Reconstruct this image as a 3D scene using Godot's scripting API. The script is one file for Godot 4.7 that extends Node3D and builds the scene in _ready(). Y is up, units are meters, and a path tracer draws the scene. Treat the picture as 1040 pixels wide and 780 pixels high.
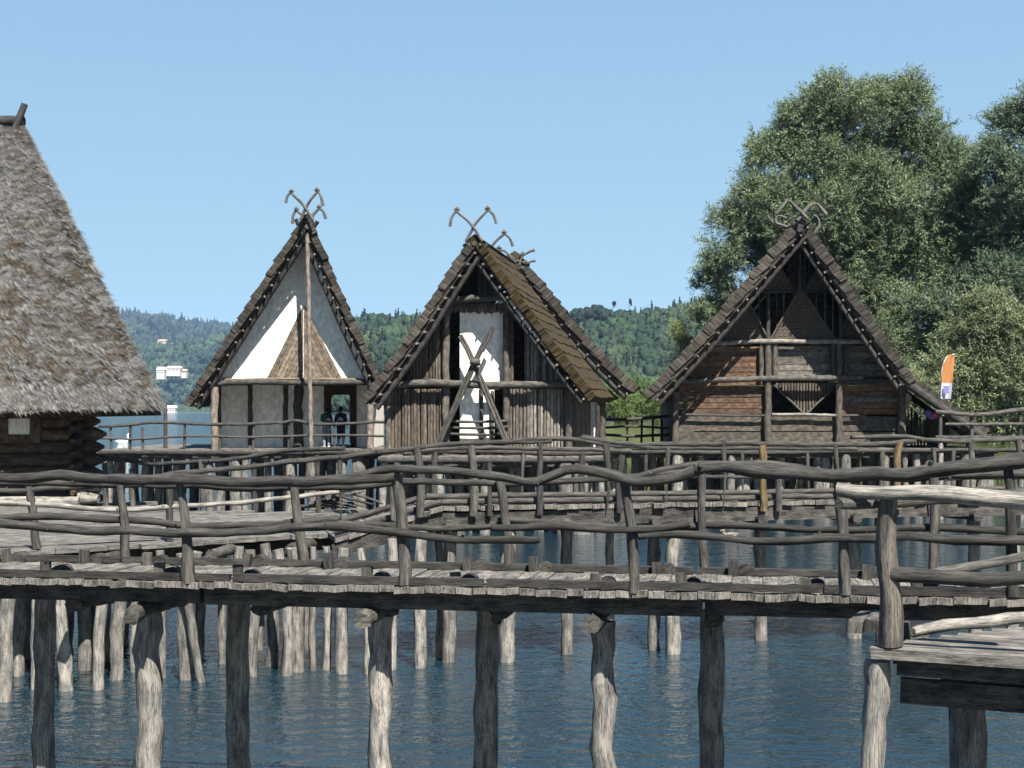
extends Node3D
# A lake with pile dwellings: footbridges in front, thatched huts on platforms behind, willows and wooded hills.

const F := 1430.0            # focal length in pixels of the 1040 x 780 photograph
const EYE := Vector3(0, 4.0, 0)
const PITCH := 0.01888       # the horizon lies 27 px under the middle
const UP := Vector3.UP

var seen := {}
var org := {}
var nz := FastNoiseLite.new()
var rng := RandomNumberGenerator.new()
var T := {}
var M := {}

class Geo:
	var v := PackedVector3Array()
	var n := PackedVector3Array()
	var uv := PackedVector2Array()
	var i := PackedInt32Array()
	var c := PackedColorArray()
	func quad(a: Vector3, b: Vector3, c: Vector3, d: Vector3, u0 := Vector2(0, 0), u1 := Vector2(1, 0), u2 := Vector2(1, 1), u3 := Vector2(0, 1)):
		var nn := (b - a).cross(d - a) + (d - c).cross(b - c)
		if nn.length_squared() < 1e-16: nn = Vector3.UP
		nn = nn.normalized()
		var k := v.size()
		v.append_array([a, b, c, d]); n.append_array([nn, nn, nn, nn]); uv.append_array([u0, u1, u2, u3])
		i.append_array([k, k + 2, k + 1, k, k + 3, k + 2])
	func tri(a: Vector3, b: Vector3, c: Vector3, u0 := Vector2(0, 0), u1 := Vector2(1, 0), u2 := Vector2(1, 1)):
		var nn := (b - a).cross(c - a).normalized()
		var k := v.size()
		v.append_array([a, b, c]); n.append_array([nn, nn, nn]); uv.append_array([u0, u1, u2])
		i.append_array([k, k + 2, k + 1])
	func box8(p: Array, lu := 1.0, wu := 0.3, off := Vector2.ZERO):
		# p: 0-3 the start face (ccw seen from its outside: bottom-left, bottom-right, top-right, top-left seen looking along the length), 4-7 the end face
		var l := (p[4] as Vector3).distance_to(p[0]) * lu
		var o := off
		quad(p[0], p[4], p[5], p[1], o, o + Vector2(0, l), o + Vector2(wu, l), o + Vector2(wu, 0))
		o += Vector2(.4, .1)
		quad(p[1], p[5], p[6], p[2], o, o + Vector2(0, l), o + Vector2(wu, l), o + Vector2(wu, 0))
		o += Vector2(.23, .3)
		quad(p[2], p[6], p[7], p[3], o, o + Vector2(0, l), o + Vector2(wu, l), o + Vector2(wu, 0))
		o += Vector2(.31, .2)
		quad(p[3], p[7], p[4], p[0], o, o + Vector2(0, l), o + Vector2(wu, l), o + Vector2(wu, 0))
		quad(p[0], p[1], p[2], p[3], o, o + Vector2(wu, 0), o + Vector2(wu, .05), o + Vector2(0, .05))
		quad(p[5], p[4], p[7], p[6], o, o + Vector2(wu, 0), o + Vector2(wu, .05), o + Vector2(0, .05))

# ---------------------------------------------------------------- pixels to places
func ray(px: float, py: float) -> Vector3:
	var y := -(py - 390.0) / F
	return Vector3((px - 520.0) / F, y * cos(PITCH) + sin(PITCH), y * sin(PITCH) - cos(PITCH))
func P(px: float, py: float, d: float) -> Vector3:
	var r := ray(px, py)
	return EYE + r * (d / -r.z)
func G(px: float, py: float, h: float) -> Vector3:
	var r := ray(px, py)
	return EYE + r * ((h - EYE.y) / r.y)
func V(px: float, py: float, a: Vector3, b: Vector3) -> Vector3:
	var n := (b - a).cross(UP)
	var r := ray(px, py)
	return EYE + r * (n.dot(a - EYE) / n.dot(r))
func ppm(d: float) -> float: return F / d

# ---------------------------------------------------------------- objects
func add(o: Node, called: String, parent: Node = self):
	var k := str(parent.get_instance_id()) + called
	var c: int = seen.get(k, 0)
	seen[k] = c + 1
	o.name = called if c == 0 else "%s_%03d" % [called, c]
	parent.add_child(o)
	return o
func thing(called: String, label: String, category: String, at: Vector3, group := "") -> Node3D:
	var o := Node3D.new()
	add(o, called)
	o.position = at
	org[o] = at
	o.set_meta("label", label); o.set_meta("category", category)
	if group != "": o.set_meta("group", group)
	return o
func origin_of(p: Node) -> Vector3: return org.get(p, Vector3.ZERO)
func commit(g: Geo, called: String, mat: Material, parent: Node = self, centred := true) -> MeshInstance3D:
	var lo := g.v[0]
	var hi := g.v[0]
	for q in g.v:
		lo = lo.min(q); hi = hi.max(q)
	var c := Vector3((lo.x + hi.x) / 2, lo.y, (lo.z + hi.z) / 2) if centred else Vector3.ZERO
	var vv := PackedVector3Array()
	vv.resize(g.v.size())
	for k in g.v.size(): vv[k] = g.v[k] - c
	var arr := []
	arr.resize(Mesh.ARRAY_MAX)
	arr[Mesh.ARRAY_VERTEX] = vv; arr[Mesh.ARRAY_NORMAL] = g.n; arr[Mesh.ARRAY_TEX_UV] = g.uv; arr[Mesh.ARRAY_INDEX] = g.i
	if g.c.size() == g.v.size(): arr[Mesh.ARRAY_COLOR] = g.c
	var me := ArrayMesh.new()
	me.add_surface_from_arrays(Mesh.PRIMITIVE_TRIANGLES, arr)
	me.surface_set_material(0, mat)
	var o := MeshInstance3D.new()
	o.mesh = me
	add(o, called, parent)
	o.position = c - origin_of(parent)
	org[o] = c
	return o
func structure(o: Node):
	o.set_meta("kind", "structure"); return o
func pick(a: Array): return a[rng.randi() % a.size()]
func rf(a: float, b: float) -> float: return rng.randf_range(a, b)

# ---------------------------------------------------------------- shapes
func smooth(pts: Array, rad: Array, step: float) -> Array:
	var op := []
	var orr := []
	var m := pts.size()
	for s in m - 1:
		var p0: Vector3 = pts[max(s - 1, 0)]
		var p1: Vector3 = pts[s]
		var p2: Vector3 = pts[s + 1]
		var p3: Vector3 = pts[min(s + 2, m - 1)]
		var cnt := maxi(1, int(round(p1.distance_to(p2) / step)))
		for k in cnt:
			var t := float(k) / cnt
			op.append(p1.cubic_interpolate(p2, p0, p3, t))
			orr.append(lerpf(rad[s], rad[s + 1], t))
	op.append(pts[m - 1]); orr.append(rad[m - 1])
	return [op, orr]
func tube(g: Geo, pts0: Array, rad0: Array, sides := 8, rough := 0.12, step := 0.3, ragged := 0.0):
	var sm := smooth(pts0, rad0, step)
	var pts: Array = sm[0]
	var rad: Array = sm[1]
	var sd := rng.randf() * 100.0
	var m := pts.size()
	var side := Vector3.ZERO
	var base := g.v.size()
	var run := 0.0
	var avg := 0.0
	for r in rad: avg += r / m
	var reps := maxf(1.0, round(avg * 6.28 / 0.6))
	for k in m:
		var p: Vector3 = pts[k]
		var dir: Vector3 = ((pts[min(k + 1, m - 1)] as Vector3) - (pts[max(k - 1, 0)] as Vector3)).normalized()
		if k == 0:
			side = dir.cross(Vector3(0.31, 0.2, 0.93)).normalized() if absf(dir.dot(Vector3(.31, .2, .93))) < .9 else dir.cross(Vector3.RIGHT).normalized()
		else:
			side = (side - dir * side.dot(dir)).normalized()
			run += (pts[k] as Vector3).distance_to(pts[k - 1])
		var across := dir.cross(side)
		var wob := rough * avg * (2.1 if avg < .07 else 1.3)
		if rough >= .14 and k > 0 and k < m - 1:
			p += side * nz.get_noise_2d(run * 130 + sd * 50, sd * 7) * wob + across * nz.get_noise_2d(run * 130 + sd * 50, sd * 7 + 500) * wob
		for j in sides + 1:
			var a := TAU * (j % sides) / sides
			var w := 1.0 + rough * (nz.get_noise_3d(cos(a) * 70 + sd * 31, sin(a) * 70, run * 200 + sd * 17) * 1.7 + nz.get_noise_3d(cos(a) * 170 + sd * 13, sin(a) * 170, run * 700) * .9)
			var nn := side * cos(a) + across * sin(a)
			var q: Vector3 = p + nn * float(rad[k]) * w
			if ragged > 0 and (k == 0 or k == m - 1):
				q += dir * ragged * nz.get_noise_3d(cos(a) * 90 + sd, sin(a) * 90, sd * 9) * 1.6
			g.v.append(q); g.n.append(nn); g.uv.append(Vector2(reps * j / sides + sd, run / 1.6 + sd * .37))
	for k in m - 1:
		for j in sides:
			var a := base + k * (sides + 1) + j
			var b := a + sides + 1
			g.i.append_array([a, b, a + 1, a + 1, b, b + 1])
	for e in 2:
		var k := 0 if e == 0 else m - 1
		var dir: Vector3 = ((pts[1] as Vector3) - pts[0]).normalized() * -1 if e == 0 else ((pts[m - 1] as Vector3) - pts[m - 2]).normalized()
		var b0 := g.v.size()
		g.v.append(pts[k]); g.n.append(dir); g.uv.append(Vector2(sd, sd))
		for j in sides + 1:
			g.v.append(g.v[base + k * (sides + 1) + j]); g.n.append(dir)
			g.uv.append(Vector2(sd + .04 * cos(TAU * j / sides), sd + .04 * sin(TAU * j / sides)))
		for j in sides:
			if e == 0: g.i.append_array([b0, b0 + 1 + j, b0 + 2 + j])
			else: g.i.append_array([b0, b0 + 2 + j, b0 + 1 + j])
func log_part(called: String, parent: Node, pts: Array, rad, mat: Material, sides := 8, rough := 0.12, step := 0.3, ragged := 0.0) -> MeshInstance3D:
	var g := Geo.new()
	var rr := []
	if rad is Array: rr = rad
	else:
		for p in pts: rr.append(rad)
	if rr.size() != pts.size():
		var r2 := []
		for k in pts.size(): r2.append(lerpf(rr[0], rr[rr.size() - 1], float(k) / (pts.size() - 1)))
		rr = r2
	tube(g, pts, rr, sides, rough, step, ragged)
	return commit(g, called, mat, parent)
# a squared timber from a to b; w across (horizontal), h along up
func timber(g: Geo, a: Vector3, b: Vector3, w: float, h: float, up := Vector3.UP, jit := 0.0):
	var dir := (b - a).normalized()
	var s := dir.cross(up).normalized() * w * .5
	var u := s.cross(dir).normalized() * h * .5
	var p := []
	for e in [a, b]:
		for q in [-s - u, s - u, s + u, -s + u]:
			p.append(e + q + Vector3(rf(-jit, jit), rf(-jit, jit), rf(-jit, jit)))
	g.box8(p, .6, .12 + w * .4, Vector2(rng.randf(), rng.randf()))
func beam(called: String, parent: Node, a: Vector3, b: Vector3, w: float, h: float, mat: Material, up := Vector3.UP, jit := 0.0) -> MeshInstance3D:
	var g := Geo.new()
	timber(g, a, b, w, h, up, jit)
	return commit(g, called, mat, parent)
# a flat panel traced as an outline, given real thickness backwards
func slab(g: Geo, pts: Array, back: Vector3, tex := 1.0):
	var p2 := PackedVector2Array()
	for p in pts: p2.append(Vector2(p.x, p.y))
	var ids := Geometry2D.triangulate_polygon(p2)
	if Geometry2D.is_polygon_clockwise(p2): pass
	var area := 0.0
	for k in p2.size(): area += p2[k].cross(p2[(k + 1) % p2.size()])
	var ccw := area > 0
	for k in range(0, ids.size(), 3):
		var a: Vector3 = pts[ids[k]]
		var b: Vector3 = pts[ids[k + 1]]
		var c: Vector3 = pts[ids[k + 2]]
		if (b - a).cross(c - a).z < 0:
			var t := b; b = c; c = t
		g.tri(a, b, c, Vector2(a.x, a.y) * tex, Vector2(b.x, b.y) * tex, Vector2(c.x, c.y) * tex)
		g.tri(a + back, c + back, b + back, Vector2(a.x, a.y) * tex, Vector2(c.x, c.y) * tex, Vector2(b.x, b.y) * tex)
	for k in pts.size():
		var a: Vector3 = pts[k]
		var b: Vector3 = pts[(k + 1) % pts.size()]
		if ccw: g.quad(b, a, a + back, b + back)
		else: g.quad(a, b, b + back, a + back)
func panel(called: String, parent: Node, px: Array, d: float, thick: float, mat: Material, tex := 1.0, level := false) -> MeshInstance3D:
	var g := Geo.new()
	var pts := []
	for p in px: pts.append(P(p[0], p[1], d))
	slab(g, pts, Vector3(0, 0, -thick), tex)
	if level:
		var o := Vector2(rng.randf(), rng.randf())
		for k in g.uv.size(): g.uv[k] = Vector2(g.uv[k].y, g.uv[k].x * .7) + o
	return commit(g, called, mat, parent)
# horizontal boards filling a rectangle (or trapezoid) of pixels
func boards(called: String, parent: Node, x0a: float, x1a: float, y0: float, x0b: float, x1b: float, y1: float, n: int, d: float, mats: Array):
	for k in n:
		var a := float(k) / n
		var b := (k + .93) / n
		var dd := d + rf(-.02, .02)
		var j := rf(-.3, .3)
		panel(called, parent, [[lerpf(x0a, x0b, a), lerpf(y0, y1, a) + j], [lerpf(x1a, x1b, a), lerpf(y0, y1, a) - j], [lerpf(x1a, x1b, b), lerpf(y0, y1, b) + rf(-.2, .2)], [lerpf(x0a, x0b, b), lerpf(y0, y1, b) + rf(-.2, .2)]], dd, .06, pick(mats), 1.0, true)
func pile(parent: Node, px: float, d: float, top: float, r: float, mat: Material, lean := Vector2.ZERO, called := "pile") -> MeshInstance3D:
	var x := (px - 520.0) / F * d
	var z := -d
	return log_part(called, parent, [Vector3(x + lean.x, -1.0, z + lean.y), Vector3(x + lean.x * .5 + rf(-.03, .03), top * .45, z + lean.y * .5), Vector3(x, top, z)], [r * 1.08, r, r * .94], mat, 9, .16, .35)

# ---------------------------------------------------------------- materials
func lin(r: float, g: float, b: float) -> Color: return Color(r, g, b).linear_to_srgb()
func mat(c: Color, rough := .85, tex: Texture2D = null, bump: Texture2D = null, bump_cm := 0.0) -> StandardMaterial3D:
	var m := StandardMaterial3D.new()
	m.albedo_color = c; m.roughness = rough
	m.metallic_specular = .25
	if tex: m.albedo_texture = tex
	if bump:
		m.heightmap_enabled = true; m.heightmap_texture = bump; m.heightmap_scale = bump_cm
	return m
func tex_from(w: int, h: int, fn: Callable) -> ImageTexture:
	var by := PackedByteArray()
	by.resize(w * h * 3)
	for y in h:
		for x in w:
			var c: Color = fn.call(float(x) / w, float(y) / h)
			var k := (y * w + x) * 3
			by[k] = clampi(int(c.r * 255), 0, 255); by[k + 1] = clampi(int(c.g * 255), 0, 255); by[k + 2] = clampi(int(c.b * 255), 0, 255)
	var im := Image.create_from_data(w, h, false, Image.FORMAT_RGB8, by)
	im.generate_mipmaps()
	return ImageTexture.create_from_image(im)
# noise that repeats over u (a cylinder) and, by a cross-fade, over v
func wrapn(u: float, v: float, fu: float, fv: float, s: float) -> float:
	var cx := cos(TAU * u) * fu
	var sy := sin(TAU * u) * fu
	return lerpf(nz.get_noise_3d(cx + s, sy, v * fv), nz.get_noise_3d(cx + s, sy, (v - 1.0) * fv), v)
func make_materials():
	T.wood = tex_from(256, 512, func(u, v):
		var streak := wrapn(u, v, 700, 420, 0)
		var fine := wrapn(u, v, 2200, 2600, 70)
		var broad := wrapn(u, v, 110, 520, 300)
		var crack := clampf((absf(wrapn(u, v, 520, 210, 900)) - .012) / .04, 0, 1)
		var k := clampf(.80 + .20 * streak + .30 * fine + .34 * broad, .15, 1) * lerpf(.6, 1.0, crack)
		return Color(k, k * (.992 - .02 * broad), k * (.98 - .05 * broad)))
	T.wood_h = tex_from(256, 512, func(u, v):
		var crack := clampf((absf(wrapn(u, v, 520, 210, 900)) - .005) / .05, 0, 1)
		var k := clampf(.55 + .25 * wrapn(u, v, 700, 420, 0) + .3 * wrapn(u, v, 2200, 2600, 70), 0, 1) * lerpf(.35, 1.0, crack)
		return Color(k, k, k))
	T.reed = tex_from(256, 256, func(u, v):
		var k := clampf(.66 + .5 * wrapn(u, v, 1600, 180, 0) + .25 * wrapn(u, v, 300, 220, 50), .1, 1)
		var moss := clampf(wrapn(u, v, 110, 200, 500) * 3.2 - .25, 0, 1)
		return Color(k, k * .96, k * .92).lerp(Color(k * .78, k * .62, k * .38), moss * .15))
	T.reed_h = tex_from(256, 256, func(u, v):
		var k := clampf(.5 + .6 * wrapn(u, v, 1600, 180, 0) + .3 * wrapn(u, v, 300, 220, 50), 0, 1)
		return Color(k, k, k))
	T.moss = tex_from(256, 256, func(u, v):
		var k := clampf(.62 + .5 * wrapn(u, v, 1300, 240, 0), .1, 1)
		var moss := clampf(wrapn(u, v, 160, 260, 500) * 2.6 + .62, 0, 1)
		var green := clampf(wrapn(u, v, 200, 320, 1500) * 2.6, 0, 1)
		return Color(k, k * .97, k * .93).lerp(Color(k * .76, k * .62, k * .38).lerp(Color(k * .58, k * .60, k * .34), green), moss * .85))
	T.plaster = tex_from(192, 192, func(u, v):
		var k := clampf(.9 + .13 * wrapn(u, v, 120, 500, 0) + .12 * wrapn(u, v, 500, 700, 90) + .08 * wrapn(u, v, 1500, 1800, 40), .3, 1)
		return Color(k, k * .985, k * .955))
	T.plaster_h = tex_from(192, 192, func(u, v):
		var k := clampf(.5 + .5 * wrapn(u, v, 70, 700, 0) + .3 * wrapn(u, v, 400, 700, 90), 0, 1)
		return Color(k, k, k))
	T.wicker_h = tex_from(128, 128, func(u, v):
		var row := floorf(v * 16.0)
		var ph := 0.0 if int(row) % 2 == 0 else PI
		var k := absf(sin(v * 16.0 * PI)) * (.65 + .35 * sin(u * TAU * 4.0 + ph))
		return Color(k, k, k))
	T.wicker = tex_from(128, 128, func(u, v):
		var k := clampf((.42 + .58 * absf(sin(v * 16.0 * PI))) * (.82 + .5 * wrapn(u, v, 300, 1200, 3)), .05, 1)
		return Color(k, k * .96, k * .92))
	T.patch = tex_from(192, 192, func(u, v):
		var k := clampf(.75 + .4 * wrapn(u, v, 300, 500, 0) + .35 * wrapn(u, v, 900, 1500, 60), .15, 1)
		return Color(k, k, k))
	var w := func(r, g, b, bump := .45): return mat(lin(r, g, b), .82, T.wood, T.wood_h, bump)
	M.rail = [w.call(.085, .082, .077), w.call(.069, .067, .064), w.call(.103, .099, .092), w.call(.058, .056, .054)]
	M.dark_rail = [w.call(.050, .048, .047), w.call(.058, .057, .055), w.call(.043, .042, .040)]
	M.pale = [w.call(.269, .258, .240), w.call(.242, .231, .215), w.call(.292, .279, .260)]
	M.deck = [w.call(.169, .161, .148), w.call(.152, .144, .134), w.call(.185, .175, .163), w.call(.136, .130, .121)]
	M.deck_left = [w.call(.163, .159, .152), w.call(.150, .146, .139), w.call(.177, .171, .163)]
	M.pile = [w.call(.229, .220, .207, .5), w.call(.192, .185, .175, .5), w.call(.266, .255, .238, .5), w.call(.163, .157, .148, .5)]
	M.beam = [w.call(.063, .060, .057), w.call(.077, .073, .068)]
	M.ochre = w.call(.162, .121, .067)
	M.post = [w.call(.108, .096, .085), w.call(.135, .123, .110)]
	M.speckled = w.call(.247, .215, .189)
	M.stick = [w.call(.135, .112, .092), w.call(.108, .090, .074), w.call(.162, .135, .112), w.call(.090, .077, .065)]
	M.stick_pale = [w.call(.279, .260, .238), w.call(.180, .162, .144), w.call(.135, .121, .108), w.call(.234, .215, .193)]
	M.board_brown = [w.call(.155, .092, .058), w.call(.13, .08, .052), w.call(.185, .12, .078), w.call(.105, .072, .054)]
	M.board_grey = [w.call(.148, .133, .117), w.call(.125, .112, .099), w.call(.180, .162, .144), w.call(.108, .090, .079)]
	M.board_low = [w.call(.090, .083, .069), w.call(.108, .096, .081)]
	M.lath = [w.call(.207, .170, .130), w.call(.180, .148, .112), w.call(.242, .202, .157), w.call(.152, .125, .096)]
	M.log_wall = [w.call(.120, .090, .068), w.call(.148, .112, .084), w.call(.100, .076, .060)]
	M.frame_brown = w.call(.072, .045, .024)
	M.batten = w.call(.180, .170, .157)
	M.horn = [w.call(.135, .130, .125), w.call(.117, .112, .110)]
	M.plaster = mat(lin(.84, .825, .795), .95, T.plaster, T.plaster_h, 1.5)
	M.wicker = mat(lin(.136, .122, .107), .95, T.wicker, T.wicker_h, 2.0)
	M.wicker.uv1_scale = Vector3(1.1, 1.1, 1)
	M.reed = [mat(lin(.099, .097, .095), .95, T.reed, T.reed_h, 2.5), mat(lin(.081, .079, .076), .95, T.reed, T.reed_h, 2.5), mat(lin(.116, .114, .109), .95, T.reed, T.reed_h, 2.5)]
	M.reed_moss = [mat(lin(.139, .120, .092), .95, T.moss, T.reed_h, 2.5), mat(lin(.120, .106, .083), .95, T.moss, T.reed_h, 2.5)]
	M.tint = mat(Color.WHITE, .9)
	M.tint.vertex_color_use_as_albedo = true
	M.leaf = mat(Color.WHITE, .55)
	M.leaf.vertex_color_use_as_albedo = true
	M.leaf.backlight = Color(.35, .38, .2)
	M.leaf.cull_mode = BaseMaterial3D.CULL_DISABLED
	M.forest = mat(Color.WHITE, .9)
	M.forest.vertex_color_use_as_albedo = true

# ---------------------------------------------------------------- footbridges and platforms
func along(a: Vector3, b: Vector3, pts: Array) -> Array:
	var out := []
	for p in pts: out.append(V(p[0], p[1], a, b))
	return out
# planks laid across from line a0-a1 to line b0-b1
func lay_planks(parent: Node, a0: Vector3, a1: Vector3, b0: Vector3, b1: Vector3, width: float, thick: float, mats: Array, ragged: float, jit := .008):
	var n := int(a0.distance_to(a1) / width)
	for k in n:
		var t0 := (k + .015) / n
		var t1 := (k + .985 + rf(-.02, .01)) / n
		var e0 := rf(-ragged, ragged)
		var e1 := rf(-ragged, ragged)
		var p := []
		var near0 := a0.lerp(a1, t0)
		var near1 := a0.lerp(a1, t1)
		var far0 := b0.lerp(b1, t0)
		var far1 := b0.lerp(b1, t1)
		var d := (far0 - near0).normalized()
		var lift := rf(-jit, jit)
		var tilt := rf(-jit, jit)
		near0 += d * e0 + UP * (lift + tilt); near1 += d * (e0 + rf(-.02, .02)) + UP * (lift - tilt)
		far0 += d * e1 + UP * (lift + tilt); far1 += d * e1 + UP * (lift - tilt)
		var dn := Vector3(0, -thick, 0)
		p = [near0 + dn, near1 + dn, near1, near0, far0 + dn, far1 + dn, far1, far0]
		var g := Geo.new()
		g.box8(p, .6, width * .9, Vector2(rng.randf(), rng.randf()))
		commit(g, "plank", pick(mats), parent)

func rail(called: String, parent: Node, a: Vector3, b: Vector3, pts: Array, r0: float, r1: float, mats: Array, sides := 9):
	var g := Geo.new()
	var p := along(a, b, pts)
	var rr := []
	for k in p.size(): rr.append(lerpf(r0, r1, float(k) / (p.size() - 1)) * .88)
	tube(g, p, rr, sides, .18, .11, .03)
	knots(g, p, rr, 1.1)
	return commit(g, called, pick(mats), parent)
# stubs of cut side branches
func knots(g: Geo, p: Array, rr: Array, every: float):
	for k in p.size() - 1:
		var ln: float = (p[k] as Vector3).distance_to(p[k + 1])
		for q in int(ln / every + rng.randf()):
			var t := rng.randf()
			var c: Vector3 = (p[k] as Vector3).lerp(p[k + 1], t)
			var r := lerpf(rr[k], rr[k + 1], t)
			var dir := ((p[k + 1] as Vector3) - (p[k] as Vector3)).normalized()
			var out := (dir.cross(Vector3(rng.randfn(), rng.randfn(), rng.randfn())).normalized() + dir * rf(.2, .8)).normalized()
			tube(g, [c + out * r * .2, c + out * r * rf(1.25, 1.9)], [r * .55, r * rf(.25, .42)], 6, .1, .2)

func near_footbridge():
	var n0 := G(0, 587, 2.5)
	var n1 := G(1000, 608, 2.5)
	var dir := (n1 - n0).normalized()
	var back := Vector3(dir.z, 0, -dir.x)
	if back.z > 0: back = -back
	var a0 := n0 - dir * 2.6
	var a1 := n1 + dir * 2.2
	var wd := 1.38
	var f0 := n0 + back * wd
	var f1 := n1 + back * wd
	var b := thing("footbridge", "weathered plank footbridge with dark log railings, behind the corner platform post", "footbridge", Vector3(0, 0, (n0.z + f0.z) / 2))
	lay_planks(b, a0, a1, a0 + back * wd, a1 + back * wd, .135, .055, M.deck, .03)
	var px_on := func(px, l0, l1, h): # a point over line l0-l1 at pixel column px and height h
		var q := V(px, 560, l0, l1)
		return Vector3(q.x, h, q.z)
	# kerb poles with their pegs and log ends
	for e in 2:
		var o := back * (.06 if e == 0 else wd - .06)
		var x := a0 + o + UP * .036
		var stop := a1 + o + UP * .036
		var cuts := [0.0, .17, .36, .53, .74, 1.0] if e == 0 else [0.0, .24, .41, .66, .86, 1.0]
		for k in 5:
			beam("kerb_pole", b, x.lerp(stop, cuts[k]) + UP * rf(-.006, .008), x.lerp(stop, cuts[k + 1] - .003) + UP * rf(-.006, .008), .07, .062, pick(M.dark_rail), UP, .008)
		var spots := [42, 156, 237, 370, 461, 603, 691, 818, 934, -40] if e == 0 else [90, 153, 254, 337, 478, 543, 667, 746, 880, 12]
		for px in spots:
			var q: Vector3 = px_on.call(px, n0 + o, n1 + o, 2.5) + back * (.10 if e == 0 else -.10)
			var pg := beam("peg", b, q + Vector3(rf(-.02, .02), -.05, 0), q + Vector3(0, rf(.11, .15), 0) + dir * rf(-.015, .015), .055, .085, pick(M.rail), dir, .006)
			log_part("log_end", b, [q + dir * .1 + back * .03 + UP * .02, q + dir * .1 + back * .17 + UP * .02], rf(.07, .09), pick(M.dark_rail), 12, .05, .3)
	# carrying beams, cross logs, piles
	for o in [.27, wd - .27]:
		for k in 3:
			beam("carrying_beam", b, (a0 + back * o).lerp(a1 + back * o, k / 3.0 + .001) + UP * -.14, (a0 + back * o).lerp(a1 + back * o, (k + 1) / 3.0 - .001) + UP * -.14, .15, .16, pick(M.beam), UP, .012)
	for px in [134, 369, 601, 47, 243, 494, 723]:
		var q: Vector3 = px_on.call(px, n0, n1, 2.5 - .30)
		var over := .04 if px in [134, 369, 601] else -.5
		log_part("cross_log", b, [q - back * over, q + back * (wd + .12)], .075, pick(M.rail), 9, .3, .12, .04)
	for s in [[150, .116], [388, .10], [612, .102]]:
		var q: Vector3 = px_on.call(s[0], n0 + back * .58, n1 + back * .58, 0)
		log_part("pile", b, [q + Vector3(rf(-.05, .05), -1, 0), q + Vector3(rf(-.02, .03), .5, 0), q + Vector3(rf(-.02, .03), 1.2, 0), q + Vector3(0, 2.16, 0)], [s[1] * 1.02, s[1] * 1.08, s[1] * .98, s[1]], pick(M.pile), 12, .22, .14)
	for s in [[47, .10], [243, .105], [494, .108], [723, .105]]:
		var q: Vector3 = px_on.call(s[0], f0 + back * .02, f1 + back * .02, 0)
		log_part("pile", b, [q + Vector3(rf(-.05, .05), -1, 0), q + Vector3(rf(-.03, .03), .9, 0), q + Vector3(0, 2.16, 0)], [s[1], s[1] * 1.05, s[1]], pick(M.pile), 12, .14, .2)
	# railings
	var np := [[[181, 484], [187, 520], [190, 560], [191, 592], .034, .075], [[402, 477], [408, 520], [411, 594], .05, .062], [[633, 486], [640, 530], [644, 602], .045, .058], [[852, 489], [856, 545], [858, 604], .05, .058], [[1024, 476], [1027, 545], [1029, 606], .045, .055]]
	for s in np:
		log_part("railing_post", b, along(n0 + back * .04, n1 + back * .04, s.slice(0, s.size() - 2)), [s[s.size() - 2] * .86, s[s.size() - 1] * .86], pick(M.rail), 9, .2, .16)
	var fp := [[[121, 488], [125, 525], [128, 571], .045, .058], [[298, 489], [303, 530], [309, 575], .045, .06], [[507, 485], [513, 525], [517, 578], .045, .062], [[712, 481], [714, 530], [716, 584], .042, .05], [[948, 470], [948, 530], [949, 588], .045, .05]]
	for s in fp:
		log_part("railing_post", b, along(f0 - back * .04, f1 - back * .04, s.slice(0, 3)), [s[3] * .86, s[4] * .86], pick(M.rail), 9, .2, .16)
	var nb0 := n0 - back * .03
	var nb1 := n1 - back * .03
	var top := [[[[-90, 482], [-20, 484], [60, 484], [130, 487], [200, 488], [300, 489], [400, 484]], .056, .05], [[[335, 486], [372, 481], [400, 476], [470, 479], [510, 484], [545, 490], [575, 477], [612, 481], [650, 489], [690, 484], [716, 474]], .034, .056], [[[706, 476], [740, 474], [780, 480], [860, 482], [920, 481], [960, 475], [1060, 468], [1130, 464]], .06, .066]]
	for s in top: rail("top_rail", b, nb0, nb1, s[0], s[1], s[2], M.dark_rail, 10)
	var mid := [[[[-90, 528], [-20, 530], [60, 537], [190, 541], [260, 540], [310, 534], [372, 536]], .05, .04], [[[330, 534], [400, 541], [450, 547], [520, 549], [548, 548]], .045, .034], [[[500, 536], [560, 535], [640, 538], [700, 533]], .036, .03], [[[648, 545], [700, 543], [760, 548], [800, 550], [850, 546], [905, 549]], .036, .042], [[[866, 547], [910, 545], [970, 548], [1060, 550], [1130, 551]], .042, .045]]
	for s in mid: rail("middle_rail", b, nb0, nb1, s[0], s[1], s[2], M.dark_rail)
	var fb0 := f0 + back * .03
	var fb1 := f1 + back * .03
	for s in [[[[-90, 489], [0, 490], [100, 491], [250, 494], [345, 495], [430, 488]], .042, .036], [[[400, 489], [520, 491], [620, 486], [705, 478]], .036, .032], [[[640, 486], [700, 473], [770, 472], [800, 474], [900, 484], [1060, 480], [1140, 479]], .036, .05]]:
		rail("top_rail", b, fb0, fb1, s[0], s[1], s[2], M.rail)
	for s in [[[[-90, 524], [0, 526], [60, 525], [140, 528], [200, 534], [300, 531], [345, 528]], .045, .04], [[[290, 531], [400, 534], [460, 537], [520, 531]], .04, .03], [[[505, 529], [560, 531], [640, 537], [715, 534]], .036, .042], [[[700, 533], [760, 534], [860, 539], [960, 536], [1060, 541], [1140, 542]], .036, .042]]:
		rail("middle_rail", b, fb0, fb1, s[0], s[1], s[2], M.dark_rail)

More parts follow.
